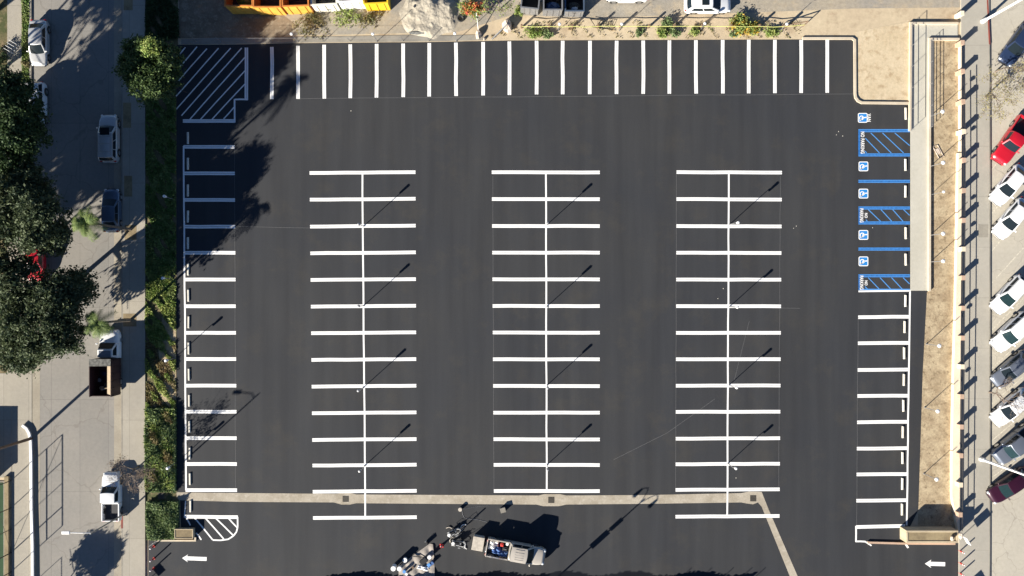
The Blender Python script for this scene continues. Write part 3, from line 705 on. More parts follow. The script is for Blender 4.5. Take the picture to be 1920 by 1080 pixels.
def vehicle(kind, name, label, px, py, heading, L, W, paintm, z=.75, cat='car', glass='glass', roofm=None, group=None, stripe=False, bedfill=None, hs=1.0):
    pr = PROF[kind]; Hh = pr['H'] * hs; o = thing(name, label, cat, P(px, py, z), heading, group)
    wr = .33 if kind in ('sedan','hatch') else .38
    wx = (.20 if kind not in ('pickup','single') else .20, .81)
    def prof_w(t):
        rear = 1 - max(0, (.12 - t) / .12) ** 2.4 * .26
        fr = 1 - max(0, (t - .80) / .20) ** 2.6 * (.42 if kind not in ('pickup','single') else .26)
        return W / 2 * rear * fr
    t0 = 0 if kind not in ('pickup','single') else pr['cab'][0] - .015
    n = 40; st = [t0 + (1 - t0) * i / n for i in range(n + 1)]
    mb = MB(); rings = []
    for t in st:
        w_ = prof_w(t); zt = sm(pr['top'], t); z0 = .24
        for c in wx:
            d = abs((t - c) * L)
            if d < wr + .07: z0 = max(z0, wr + math.sqrt((wr + .07) ** 2 - d * d) * .95 + .02)
        X = -L/2 + L*t
        z0 = min(z0, zt - .2)
        sec = [(w_*.97, z0), (w_, max(z0 + .01, .5*zt + .12)), (w_*.985, zt - .13), (w_*.94, zt - .03), (w_*.80, zt + .01), (w_*.4, zt + .035), (0, zt + .045)]
        ring = [(X, y, zz) for y, zz in sec] + [(X, -y, zz) for y, zz in sec[-2::-1]]
        rings.append(ring)
    m_ = len(rings[0]); vs = [p for r_ in rings for p in r_]
    fs = [(i*m_+j, i*m_+j+1, (i+1)*m_+j+1, (i+1)*m_+j) for i in range(n) for j in range(m_-1)]
    fs += [tuple(range(m_-1,-1,-1)), tuple(n*m_ + j for j in range(m_))]
    mb.add(vs, fs); mb.build('body', paintm, o, smooth=True)
    MB().box(((-L/2 + L*t0 + L/2)/2, 0, .34), (L*(1-t0)*.93, W*.84, .2)).build('underbody', 'black', o)
    c0, c1, c2, c3 = [-L/2 + L*c for c in pr['cab']]
    zb = sm(pr['top'], .5) - .01; wb = W/2*.93; wt = W/2*.735 if kind not in ('pickup','single','suv') else W/2*.79
    def front(u, v, e=0):
        y = (wb*(1-v) + wt*v) * (2*u-1); cur = .13*(1 - (2*u-1)**2)
        return (c3*(1-v) + c2*v + cur*(1-.4*v) + e, y, zb*(1-v) + Hh*v - .02*v*(2*u-1)**2 + e)
    def rear(u, v, e=0):
        y = (wb*(1-v) + wt*v) * (1-2*u); cur = .07*(1 - (2*u-1)**2)
        return (c0*(1-v) + c1*v - cur - e, y, zb*(1-v) + Hh*v - .02*v*(2*u-1)**2 + e*.7)
    def side(u, v, s, e=0):
        a = c0*(1-v) + c1*v; b = c3*(1-v) + c2*v; bow = .03*(1-(2*u-1)**2)
        return (a + (b-a)*u, s*((wb*(1-v) + wt*v) + bow + e), zb*(1-v) + Hh*v - .02*v + e*.3)
    def roof(u, v):
        y = wt*(2*v-1); cf = .13*.6*(1-(2*v-1)**2); cr = .07*(1-(2*v-1)**2)
        a = c1 - cr; b = c2 + cf
        return (a + (b-a)*u, y, Hh - .02*(2*v-1)**2 + .045*(1-(2*u-1)**2)*(1-(2*v-1)**2))
    cb = MB()
    cb.grid(lambda u, v: front(u, v), 8, 5); cb.grid(lambda u, v: rear(u, v), 8, 5)
    cb.grid(lambda u, v: side(u, v, 1), 8, 4, flip=True); cb.grid(lambda u, v: side(u, v, -1), 8, 4)
    cb.build('cabin', paintm, o, smooth=True)
    rf = MB(); rf.grid(roof, 8, 8); rf.build('roof', roofm or paintm, o, smooth=True)
    def sub(fn, u0, u1, v0, v1): return lambda u, v: fn(u0 + (u1-u0)*u, v0 + (v1-v0)*v)
    MB().grid(sub(lambda u, v: front(u, v, .012), .06, .94, .04, .93), 8, 5).build('windshield', glass, o, smooth=True)
    MB().grid(sub(lambda u, v: rear(u, v, .012), .08, .92, .12, .90), 8, 4).build('rear_window', glass, o, smooth=True)
    spl = [(.10,.50),(.53,.90)] if kind != 'single' else [(.12,.88)]
    if kind in ('suv',): spl = [(.05,.30),(.33,.61),(.64,.92)]
    for s in (1, -1):
        for u0, u1 in spl:
            MB().grid(sub(lambda u, v: side(u, v, s, .012), u0, u1, .12, .86), 4, 3, flip=(s == 1)).build('side_window', 'glass', o, smooth=True)
    for cx in wx:
        for s in (1, -1):
            X = -L/2 + L*cx; yo = s*(W/2 - .12)
            wv = MB(); wv.tube([(X, yo - .11, wr), (X, yo + .11, wr)], wr, 16); wh = wv.build('wheel', 'rubber', o)
            MB().tube([(X, yo + s*.10, wr), (X, yo + s*.125, wr)], wr*.62, 12).build('rim', 'chrome', wh)
    for s in (1, -1):
        zf = sm(pr['top'], .96) - .06
        MB().ball((L/2 - .17, s*W/2*.70, zf - .03), .17, 10, sq=(1.0,1.0,.45)).build('headlight', 'lampglass', o, smooth=True)
        MB().box((-L/2 + .05, s*W/2*.76, sm(pr['top'], .03) - .14), (.14, .2, .22)).build('taillight', 'taillamp', o, bevel=.03)
        MB().ball((c3 - .15, s*(W/2 + .07), zb + .08), .12, 8, sq=(.7,1.1,.8)).build('mirror', paintm, o, smooth=True)
    MB().box((L/2 - .03, 0, .42), (.12, W*.6, .16)).build('bumper', 'black', o, bevel=.03)
    MB().box((-L/2 + .0, 0, .45), (.14, W*.7, .16)).build('bumper', paintm if kind not in ('pickup','single') else 'chrome', o, bevel=.03)
    if kind in ('pickup', 'single'):
        X0, X1 = -L/2 + .04, -L/2 + L*t0 - .05; xm = (X0+X1)/2; zl = .55; zh = sm(pr['top'], .2)
        bd = MB()
        bd.box((xm, 0, zl), (X1-X0, W*.86, .06))
        for s in (1, -1):
            # side panels, cut for the wheel
            segs = 20
            for i in range(segs):
                xa = X0 + (X1-X0)*i/segs; xb = X0 + (X1-X0)*(i+1)/segs; d = abs((xa+xb)/2 - (-L/2 + L*wx[0])); lo = .34
                if d < wr + .07: lo = wr + math.sqrt((wr+.07)**2 - d*d)*.95
                bd.box(((xa+xb)/2, s*(W/2 - .05), (lo+zh)/2), (xb-xa, .1, zh-lo))
        bd.box((X1 + .0, 0, (zl+zh)/2), (.07, W*.88, zh-zl-.04)); bd.build('cargo_bed', paintm, o)
        MB().box((X0 + .02, 0, (zl+zh)/2), (.08, W*.9, zh-zl-.02)).build('tailgate', paintm, o, bevel=.02)
        MB().box((xm, 0, zl + .06), (X1-X0-.08, W*.8, .04)).build('bed_liner', 'black', o)
    return o

N_ = math.pi / 2
vehicle('sedan','parked_car','pale blue-grey sedan parked at the top of the left street, bonnet in sunlight',72,80,-N_,4.7,1.78,'car_silver')
vehicle('suv','parked_car','white car half hidden under the dark tree at the upper left kerb',67,197,-N_,4.7,1.85,'car_white')
v = vehicle('suv','parked_estate_car','silver estate car with roof rack parked in shade on the right of the left street',204,259,N_,4.85,1.86,'car_silver', hs=.92)
for s in (1,-1): MB().tube([(-1.9,s*.6,1.68),(.4,s*.6,1.70)], .025, 6).build('roof_bar','metal',v)
MB().box((.55,0,1.662),(.75,.95,.012)).build('sunroof','glass',v)
for x in (-1.5,-.7,.0): MB().tube([(x,-.6,1.69),(x,.6,1.69)], .02, 6).build('crossbar','metal',v)
vehicle('sedan','parked_car','dark blue-grey sedan parked in the deepest shade beside the second tree well',208,394,N_,4.4,1.74,'car_bluegrey')
vehicle('sedan','parked_car','red car seen through the crown of the big tree at the left edge',66,488,-N_,4.4,1.75,'car_red')
v = vehicle('single','parked_pickup_truck','white pickup with black bed under the bare tree at the lower left kerb',209,931,N_,5.0,1.8,'car_white', cat='pickup truck')
# stake-sided dump truck
d = thing('dump_truck','white cab truck with open dark maroon dump body parked at the left kerb','truck',P(206,674.5,.8),N_); d.scale = (.955,1,1)
L = 6.6; W = 1.95
mb = MB(); rings = []
for i in range(25):
    t = i/24; x = .15 + 3.05*t; zt = sm([(0,1.15),(.45,1.15),(.55,1.12),(.9,1.0),(.97,.85),(1,.65)], t); w_ = W/2*(1 - max(0,(t-.72)/.28)**2.3*.28)
    sec = [(w_,.35),(w_,.7),(w_*.98,zt-.12),(w_*.92,zt-.02),(w_*.5,zt+.03),(0,zt+.04)]
    rings.append([(x,y,z_) for y,z_ in sec] + [(x,-y,z_) for y,z_ in sec[-2::-1]])
m_ = len(rings[0]); mb.add([p for r_ in rings for p in r_], [(i*m_+j,i*m_+j+1,(i+1)*m_+j+1,(i+1)*m_+j) for i in range(24) for j in range(m_-1)] + [tuple(range(m_-1,-1,-1)), tuple(24*m_+j for j in range(m_))])
mb.build('body','car_white',d,smooth=True)
def frus(mb, x0,x1,x2,x3,zb,zt,wb,wt):
    vs = [(x0,-wb,zb),(x3,-wb,zb),(x3,wb,zb),(x0,wb,zb),(x1,-wt,zt),(x2,-wt,zt),(x2,wt,zt),(x1,wt,zt)]
    mb.add(vs,[(4,5,6,7),(0,1,5,4),(1,2,6,5),(2,3,7,6),(3,0,4,7)]); return mb
frus(MB(),.25,.35,1.15,1.85,1.12,1.9,.88,.74).build('cabin','car_white',d,bevel=.05)
MB().add([(1.80,-.78,1.22),(1.80,.78,1.22),(1.24,.68,1.83),(1.24,-.68,1.83)],[(0,1,2,3)]).build('windshield','glass',d).location = (.03,0,.03)
for s in (1,-1):
    MB().add([(.5,s*.885,1.22),(1.6,s*.885,1.22),(1.1,s*.78,1.78),(.55,s*.78,1.78)],[(0,1,2,3)]).build('side_window','glass',d)
    MB().ball((1.75,s*1.1,1.3),.13,8,sq=(.6,1,1)).build('mirror','car_white',d)
    MB().ball((3.0,s*.65,.85),.16,8,sq=(.8,1,.6)).build('headlight','lampglass',d)
MB().add([(.4,-.6,1.906),(1.05,-.6,1.906),(1.05,.6,1.906),(.4,.6,1.906)],[(0,1,2,3)]).build('roof_panel','car_grey',d)
bx = MB(); h0, h1 = .85, 2.85
bx.box((-1.75,0,h0),(3.9,2.2,.1)); bx.box((-1.75,1.07,(h0+h1)/2),(3.9,.06,h1-h0)); bx.box((-1.75,-1.07,(h0+h1)/2),(3.9,.06,h1-h0)); bx.box((.17,0,(h0+h1)/2),(.06,2.2,h1-h0)); bx.box((-3.67,0,(h0+h1)/2-.2),(.06,2.2,h1-h0-.4))
for s in (1,-1):
    for kx in range(6): bx.box((-3.5+kx*.72,s*1.12,1.6),(.08,.05,1.6))
bx.build('dump_body','maroon_box',d)
MB().box((-.12,0,2.87),(.75,2.15,.05)).build('cab_shield','debris',d)
MB().box((-1.9,-.72,2.35),(3.3,.5,.06),0,M4=Matrix.Rotation(R(-12),3,'X')).box((-2.9,-.3,2.0),(.12,1.2,.06),.3).build('board','cardboard',d)
MB().box((-1.0,0,.55),(5.6,.9,.2)).build('chassis','black',d)
for x in (2.1,-2.4):
    for s in (1,-1):
        wv = MB().tube([(x,s*.82-.14,.42),(x,s*.82+.14,.42)],.42,16).build('wheel','rubber',d); MB().tube([(x,s*.97,.42),(x,s*.985,.42)],.24,10).build('rim','metal',wv)
t_ = thing('spare_tyre','black tyre with grey rim lying in the dump body of the maroon truck','tyre',(*P(186,713,1.2),.95))
MB().tube([(0,0,.0),(0,0,.22)],.36,16).build('tyre','rubber',t_); MB().tube([(0,0,.18),(0,0,.24)],.2,12).build('rim','metal',t_)
for i,(x,y,m_n,sz) in enumerate(((200,722,'debris',.35),(195,700,'navy',.3),(190,728,'cardboard',.3))):
    o = thing('scrap_sack', ['grey','dark blue','brown'][i] + ' sack lying in the dump body of the maroon truck','sack',(*P(x,y,1.2),.92)); MB().ball((0,0,.15),sz,8,sq=(1,.8,.5),jit=.1).build('sack',m_n,o)

# silver work pickup in the lot
v = vehicle('pickup','pickup_truck','silver tan crew cab pickup with loaded bed parked at the bottom of the lot',967,1034.5,R(-10),6.1,1.86,'car_tan',glass='glass_green',cat='pickup truck')
MB().tube([(-2.9,-.85,1.18),(-1.0,-.85,1.18)],.03,6).build('bed_rail','chrome',v)
for kx in range(5): MB().box((.35,-.5+.25*kx,1.865),(.9,.03,.012)).build('roof_rib','car_tan',v)
def on_truck(name,label,cat,lx,ly,z_):
    m = Matrix.Rotation(R(-10),2); p = m @ Vector((lx,ly)); c = P(967,1034.5,.75)
    return thing(name,label,cat,(c[0]+p.x,c[1]+p.y,z_),R(-10))
def cloth(name, mat, parent, sx, sy, h, seed=1, n=14):
    rn = np.random.default_rng(seed); ph = rn.uniform(0,6,8)
    MB().grid(lambda u,v:((u-.5)*sx*(1+.06*math.sin(7*v+ph[0])),(v-.5)*sy*(1+.06*math.sin(6*u+ph[1])), .03+h*abs(math.sin(5*u+ph[2]+2*v)*math.sin(6*v+ph[3]-u))*min(1,6*min(u,1-u,v,1-v)+.2)),n,n).build(name,mat,parent,smooth=True)
o = on_truck('dust_sheet','crumpled white dust sheet in the rear of the loaded pickup bed','sheet',-2.35,.3,.68); cloth('sheet','white',o,1.0,1.0,.45,3)
o = on_truck('folded_tarp','folded light blue tarp over the white sheet in the pickup bed','tarp',-1.95,-.15,.85); cloth('tarp','tarpblue',o,.9,.7,.3,5)
o = on_truck('folded_tarp','dark blue tarp at the cab end of the pickup bed','tarp',-1.25,-.4,.75); cloth('tarp','tarpblue',o,.9,.6,.2,8)
o = on_truck('toolbox','black toolbox behind the pickup cab','toolbox',-1.15,.15,.66); MB().box((0,0,.18),(.5,.4,.36)).build('box','black',o,bevel=.02); MB().box((0,0,.39),(.3,.05,.05)).build('handle','metal',o)
o = on_truck('fuel_can','red fuel can in the pickup bed','can',-1.5,.5,.66); MB().box((0,0,.2),(.32,.3,.4)).build('can','red',o,bevel=.05); MB().tube([(-.1,0,.4),(-.05,0,.46),(.08,0,.46),(.12,0,.4)],.02,6).build('handle','red',o)
o = on_truck('paint_bucket','white paint bucket in the front corner of the pickup bed','bucket',-1.0,.68,.66); MB().cyl(0,0,0,.38,.13,.15,12).build('bucket','white',o)

def nose(kind,label,nx,ny,ang,L,W,pm,cat='car',**k):
    # nose point given in the photo; car points down-left
    a = R(180+ang); c = Vector(P(nx,ny,.7)) - Vector((math.cos(a),math.sin(a)))*L/2
    o = vehicle(kind,'parked_pickup_truck' if cat=='pickup truck' else 'parked_car',label,960,540,a,L,W,pm,cat=cat,group='cars parked diagonally along the right street',**k)
    o.location = (c.x,c.y,0); return o
nose('sedan','dark navy car under the yellowish tree at the upper right kerb',1884,118,55,4.6,1.8,'car_navy')
nose('single','bright red pickup truck parked nose in at the right, topmost in full view',1872,303,56,5.2,1.85,'car_red',cat='pickup truck')
nose('sedan','white sedan parked right below the red pickup',1866,379,50,4.6,1.8,'car_white')
nose('sedan','white sedan with dark windshield parked second below the red pickup',1871,442,50,4.6,1.8,'car_white')
nose('hatch','white hatchback with pale green windshield above the white estate car',1866,582,47,4.4,1.78,'car_white',glass='glass_green')
nose('suv','white estate car with a black grille, between white hatchback and blue car',1866,652,43,4.8,1.85,'car_white',glass='glass_green')
nose('sedan','faded blue-grey sedan behind bare branches at the right edge',1866,720,41,4.6,1.78,'car_grey')
nose('sedan','white car seen through bare branches above the dark grey pickup',1865,792,41,4.7,1.82,'car_white')
nose('pickup','dark grey pickup beside the tall lower street light pole',1868,861,39,5.4,1.88,'car_grey',cat='pickup truck',glass='glass_green')
nose('sedan','maroon sedan parked lowest on the right street',1858,935,35,4.7,1.8,'car_maroon',glass='glass_green')
v = vehicle('hatch','parked_car','white two tone hatchback with sunroof in the yard above the hose fence',1328,7,0,4.7,1.8,'car_white')
MB().box((-.45,0,1.535),(.7,.8,.012)).build('sunroof','glass',v)
vehicle('suv','parked_van','white van cut by the top edge of the frame, left of the hatchback',1176,-14,math.pi,4.3,1.85,'car_white',cat='van')

# ------------------------------------------------------------------ containers in the yard
def bin_(name,label,x0,x1,ytop,ybot,h,mat,cat,rimm,load=None,tilt=0,group=None):
    a = P(x0,ytop); b = P(x1,ybot); W_, D_ = b[0]-a[0], a[1]-b[1]
    o = thing(name,label,cat,((a[0]+b[0])/2,(a[1]+b[1])/2),R(tilt),group); t = .07
    for c,d_ in (((0,D_/2),(W_,t)),((0,-D_/2),(W_,t)),((-W_/2,0),(t,D_-t)),((W_/2,0),(t,D_-t))):
        MB().box((c[0],c[1],h/2+.05),(d_[0],d_[1],h)).build('side_panel',mat if c[1] >= 0 else rimm,o)  # front panel has its own colour; yellow on orange bins paints in sunlight
    MB().box((0,0,.12),(W_-t,D_-t,.1)).build('floor','black',o)
    mb = MB()
    for sx in (-1,1): mb.box((sx*W_/2,0,h+.08),(.14,D_+.14,.07))
    for sy in (-1,1): mb.box((0,sy*D_/2,h+.082),(W_-.14,.14,.07))
    mb.build('rim',mat,o)
    mb = MB()
    for kx in (-.33,0,.33): mb.box((W_*kx,-D_/2-.06,h/2),(.06,.06,h-.2))
    mb.build('rib',rimm,o)
    if load: MB().ball((0,0,.3),.5,10,sq=(W_*.8,D_*.7,.9),jit=.15).build('load',load,o)
    return o
G1 = 'open steel containers along the top edge'
bin_('steel_container','weathered orange container with sunlit front coloured yellow, full of green waste, leftmost at the top edge',437,487,-38,26,2.4,'orange','container','yellow','leaf_weed',0,G1)
bin_('steel_container','empty orange container with sunlit front coloured yellow, second from the left',489,538,-38,28,2.4,'orange','container','yellow',None,0,G1)
bin_('steel_container','empty orange container beside the white ones, third from the left',541,588,-38,26,2.4,'orange','container','yellow',None,2,G1)
bin_('steel_container','white container with panelled front right of the orange containers',592,638,-38,22,2.2,'old_white','container','old_white','debris',3,G1)
bin_('steel_container','plain white container next to the bright yellow one',641,685,-38,17,2.3,'white','container','white',None,3,G1)
bin_('steel_container','bright yellow container left of the rubble pile',688,731,-40,20,2.2,'bright_yellow','container','bright_yellow',None,3,G1)
G2 = 'grey open topped dumpsters in the yard'
bin_('dumpster','empty grey dumpster with slanted front, leftmost of three',978,1010,-6,27,1.9,'metal','dumpster','metal',None,-6,G2)
bin_('dumpster','grey dumpster holding blue rubbish, middle of three',1018,1052,0,30,1.9,'metal','dumpster','metal','tarpblue',0,G2)
bin_('dumpster','blue rimmed dumpster with a white bag inside, rightmost of three',1058,1092,0,31,1.7,'car_bluegrey','dumpster','metal','debris',0,G2)
sb = thing('rubbish_bag','white rubbish bag inside the blue rimmed dumpster','bag',(*P(1077,17,1),.85)); MB().ball((0,0,.15),.3,10,sq=(1.2,.8,.5),jit=.1).build('bag','white',sb)

# rubble heap
hp_ = thing('rubble_heap','pale heap of broken concrete and sand above the top kerb','heap',P(806,28))
rn = np.random.default_rng(4)
bl_ = [(rn.uniform(-2.0,2.0),rn.uniform(-1.0,1.6),rn.uniform(.3,.75),rn.uniform(.9,1.6)) for _ in range(14)]
def heapz(x,y):
    z_ = 0
    for bx_,by_,bh,br in bl_: z_ = max(z_, bh*(1-((x-bx_)**2+(y-by_)**2)/br**2/1.6))
    return z_
def heapf(u,v):
    x = (u-.5)*6.8; y=(v-.5)*5.2; e_ = max(0, 1-((x/3.3)**2+((y+.1)/2.5)**2)**1.5); f_ = mnoise.fractal(Vector((x*.9,y*.9,3)), .9, 2.1, 5); e_ = max(0, min(1, 1.6*(e_ + .55*mnoise.noise(Vector((x*.7,y*.7,7))) - .12))); return (x,y, -.05 + e_*(.42*heapz(x,y) + .28 + .13*f_ ))
MB().grid(heapf,80,60).build('heap','rubble',hp_,smooth=False)
o = thing('stone_slab','long dark rounded slab along the kerb under the rubble heap','slab',P(790,61)); MB().ball((0,0,.0),1.0,16,sq=(1.4,.28,.3),jit=.03).build('slab','debris',o,smooth=True)
for x,y,s,l in ((951,50,.75,'large pale pointed boulder beside the leaning pipe'),(897,66,.5,'pale boulder on the top kerb below the red flowering bush'),(908,73,.22,'small white stone at the foot of the leaning pipe')):
    o = thing('boulder',l,'boulder',P(x,y)); MB().ball((0,0,s*.35),s*.8,9,sq=(.8,1.2,.9),jit=.15).build('boulder','pinkrock',o)
o = thing('leaning_pipe','grey pipe leaning from the top kerb towards the pale boulder','pipe',P(922,74)); MB().tube([(0,0,.05),(1.6,1.3,.9)],.06,8).build('pipe','metal',o)
o = thing('leaning_pipe','thin grey pipe leaning below the red flowering bush','pipe',P(898,66)); MB().tube([(0,0,.05),(-.2,1.8,1.6)],.035,8).build('pipe','metal',o)
o = thing('tyre','dark tyre lying below the red flowering bush','tyre',P(864,35)); MB().tube([(.30*math.cos(a*.524),.30*math.sin(a*.524),.1) for a in range(13)],.1,8,caps=False).build('tyre','rubber',o)
o = thing('plank','pale wooden plank lying on the dry weeds below the containers','plank',P(582,41),R(-32)); MB().box((0,0,.06),(1.7,.12,.05)).build('board','cardboard',o)
o = thing('bike_rack','pale tubular bike rack on the far left sidewalk','bike rack',(*P(30,92),.12),R(-30))
for i in range(4): MB().tube([(-.6,-.5+i*.33,0),(-.6,-.5+i*.33,.7),(.6,-.5+i*.33,.7),(.6,-.5+i*.33,0)],.025,6).build('hoop','light_metal',o)

# ------------------------------------------------------------------ work site items
o = thing('ground_tarp','crumpled grey tarp spread at the bottom edge under buckets','tarp',P(780,1062))
tp = PP([(812,1020),(806,1019),(799,1026),(772,1044),(752,1055),(744,1066),(747,1090),(815,1090)])
cx, cy = P(780,1062)
tpl = [(x-cx,y-cy) for x,y in tp]
def tarpf(u,v):
    L_ = [(812,1020),(814,1045),(815,1068),(815,1090)]; K_ = [(806,1019),(772,1043),(748,1062),(747,1090)]
    def ip(l,t): 
        t*=3; i=min(2,int(t)); f=t-i; return (l[i][0]*(1-f)+l[i+1][0]*f, l[i][1]*(1-f)+l[i+1][1]*f)
    a=P(*ip(K_,v)); b=P(*ip(L_,v)); x=a[0]+(b[0]-a[0])*u-cx; y=a[1]+(b[1]-a[1])*u-cy
    return (x,y,.03+.13*abs(math.sin(3.1*x+1.3*y)*math.sin(2.4*y-1.7*x)))
MB().grid(tarpf,24,28).build('tarp','tarp',o,smooth=True)
def bucket(px,py,r,h,label,mat='white',z=.1,lid=True):
    o = thing('paint_bucket',label,'bucket',(*P(px,py),z)); MB().cyl(0,0,0,h,r*.88,r,14).build('bucket',mat,o)
    if lid: MB().cyl(0,0,h,h+.03,r*1.06,n=14).build('lid',mat,o)
    MB().tube([(r*math.cos(a*.3),r*.2,h-.02-.1*math.sin(a*.3)) for a in range(11)],.008,5).build('handle','metal',o)
bucket(740,1060,.24,.95,'tall white drum at the left corner of the grey tarp')
bucket(750,1063,.22,.5,'white bucket with red marks beside the tall drum')
bucket(760.5,1047,.22,.5,'white lidded bucket standing alone on the upper part of the tarp')
bucket(806,1042,.2,.45,'white bucket at the right edge of the tarp')
bucket(759,1069,.16,.4,'pale blue bucket near the bottom edge of the tarp','lightblue')
bucket(763,1074,.13,.35,'small white pail at the bottom of the tarp')
o = thing('storage_box','dark lidded box on the right part of the grey tarp','box',(*P(795,1050),.12),R(40)); MB().box((0,0,.2),(.75,.5,.4)).build('box','navy',o,bevel=.03); MB().box((0,0,.42),(.78,.53,.05)).build('lid','black',o,bevel=.02)
o = thing('storage_box','blue crate at the right edge of the grey tarp','crate',(*P(808,1056),.12),R(40)); MB().box((0,0,.15),(.7,.32,.3)).build('box','tarpblue',o,bevel=.02); MB().box((-.15,.1,.32),(.35,.3,.05)).build('lid','lightblue',o,bevel=.02)
o = thing('hose_coil','black hose coiled along the upper side of the grey tarp','hose',(*P(768,1043),.16)); MB().tube([(-.5,-.2,0),(-.1,.15,.05),(.5,.05,.02),(1.1,.0,.05),(1.7,-.05,.02),(2.0,-.3,0)],.045,6).build('hose','black',o)
o = thing('rag','crumpled white rag beside the dark box on the tarp','rag',(*P(793,1064),.14),R(-15)); cloth('cloth','white',o,1.1,.4,.15,11)
o = thing('cardboard_piece','brown piece of cardboard on the grey tarp','cardboard',(*P(773,1065),.2),R(50)); MB().box((0,0,0),(.5,.2,.03)).build('sheet','wood',o)
o = thing('stencil_board','small black board standing on the tip of the tarp','board',P(802,1016),R(-70)); MB().box((0,0,.25),(.4,.04,.5)).build('board','black',o); MB().tube([(-.2,-.02,0),(-.2,-.15,.5)],.02,5).build('leg','light_metal',o)
o = thing('traffic_cone','red traffic cone beside the striping machines','cone',P(828,1023))
MB().cyl(0,0,.03,.7,.16,.04,12).build('cone','red',o); MB().box((0,0,.02),(.38,.38,.04)).build('base','red',o); MB().cyl(0,0,.35,.48,.112,.085,12).build('band','white',o)
def machine(px,py,rz,label,seed):
    o = thing('line_striping_machine',label,'machine',P(px,py),rz); rn2 = random.Random(seed)
    fr = MB(); fr.tube([(-.7,-.25,.25),(.6,-.25,.3),(.7,0,.32),(.6,.25,.3),(-.7,.25,.25)],.03,6); fr.tube([(.3,-.25,.3),(.75,-.25,.95),(.75,.25,.95),(.3,.25,.3)],.022,6); fr.tube([(-.2,0,.3),(-.2,0,.9),(.1,0,.9)],.025,6); fr.build('frame','light_metal',o)
    MB().box((-.15,0,.5),(.42,.36,.36)).build('engine','black',o,bevel=.03); MB().cyl(-.55,.05,.28,.62,.16,.17,12).build('paint_tank','lampwhite',o)
    MB().cyl(.2,.1,.3,.6,.09,n=10).build('pump','metal',o)
    for x,y in ((-.7,0),(.35,.33),(.35,-.33)):
        MB().tube([(x,y-.04,.16),(x,y+.04,.16)],.16,12).build('wheel','rubber',o)
    MB().tube([(-.4,.2,.5),(-.2,.5,.35),(.1,.55,.5),(.25,.3,.6)],.02,6).build('hose','black',o)
    MB().box((.1,-.42,.25),(.25,.12,.2)).build('spray_gun','metal',o)
    for i in range(4): pass
    return o
machine(852,997,R(25),'upper grey and black line striping machine beside the red cone',1)
machine(860,1018,R(-5),'lower pale line striping machine between red cone and beige box',2)
o = thing('equipment_stand','dark upright equipment stand above the striping machines, casting a long shade','stand',P(864,994),R(40)); MB().cyl(0,0,0,1.35,.05,n=8).build('post','black',o); MB().box((0,0,1.1),(.4,.14,.55)).build('case','black',o,bevel=.04); MB().tube([(-.4,0,0),(0,0,.5),(.4,0,0)],.03,6).build('legs','metal',o)
sc_i = 0
for x,y,l in ((842,990,'pale bent bracket left of the upper striping machine'),(868,986,'white curved hose piece right of the upper striping machine'),(846,1012,'small bright fitting between the two striping machines'),(873,1024,'bent grey bar at the tail of the lower striping machine')):
    o = thing('loose_part',l,'machine part',P(x,y),R(37*sc_i)); MB().tube([(-.3,0,.04),(-.05,.12,.1),(.2,.05,.06),(.35,-.12,.04)],.045,6).build('bar','lampwhite' if sc_i%2 else 'beige',o); sc_i += 1
o = thing('cargo_box','beige square box standing behind the pickup tailgate','box',P(897,1015),R(-10)); MB().box((0,0,.42),(1.1,1.35,.84)).build('box','beige',o,bevel=.06); MB().box((0,0,.86),(1.16,1.4,.05)).build('lid','beige',o,bevel=.02); MB().box((.57,0,.5),(.03,.3,.06)).build('handle','metal',o)
bucket(863,954,.2,.35,'pale bucket at the end of the grey hose below the channel','beige',.01,False)
o = thing('hose','thin pale hose curling over the asphalt left of the pickup','hose',P(866,956)); MB().tube([(0,0,.03),(.1,-.5,.02),(.3,-.85,.02),(1.0,-.95,.02),(1.7,-1.0,.02),(2.2,-1.15,.02),(2.6,-1.25,.02)],.022,5).tube([(.1,.1,.03),(1.0,.25,.02),(2.0,.4,.02),(2.8,.45,.02)],.012,5).build('hose','metal',o)
o = thing('crate','small grey crate on the asphalt above the pickup shade','crate',P(943,955),R(15)); MB().box((0,0,.2),(.5,.45,.4)).build('box','metal',o,bevel=.02); MB().box((0,0,.41),(.54,.49,.03)).build('lid','kerb_grey',o)

# ------------------------------------------------------------------ vegetation
def leafmesh(name, pts, size, mat, parent, elong=1.5, flat=0.0, seed=0):
    rn = np.random.default_rng(seed); n = len(pts)
    a = rn.normal(size=(n,3)); a[:,2] *= (1-flat); a /= np.linalg.norm(a,axis=1)[:,None]
    b = rn.normal(size=(n,3)); b -= (a*b).sum(1)[:,None]*a; b /= np.linalg.norm(b,axis=1)[:,None]
    s = size*rn.uniform(.6,1.4,n)[:,None]
    v = np.stack([pts - a*s*elong/2, pts + b*s/2.4, pts + a*s*elong/2, pts - b*s/2.4],1).reshape(-1,3)
    me = bpy.data.meshes.new(name); me.vertices.add(4*n); me.vertices.foreach_set('co', v.astype(np.float32).ravel())
    me.loops.add(4*n); me.loops.foreach_set('vertex_index', np.arange(4*n,dtype=np.int32))
    me.polygons.add(n); me.polygons.foreach_set('loop_start', np.arange(0,4*n,4,dtype=np.int32))
    me.materials.append(M[mat]); me.update(); me.validate()
    o = bpy.data.objects.new(name, me); C.objects.link(o)
    if parent: o.parent = parent
    return o
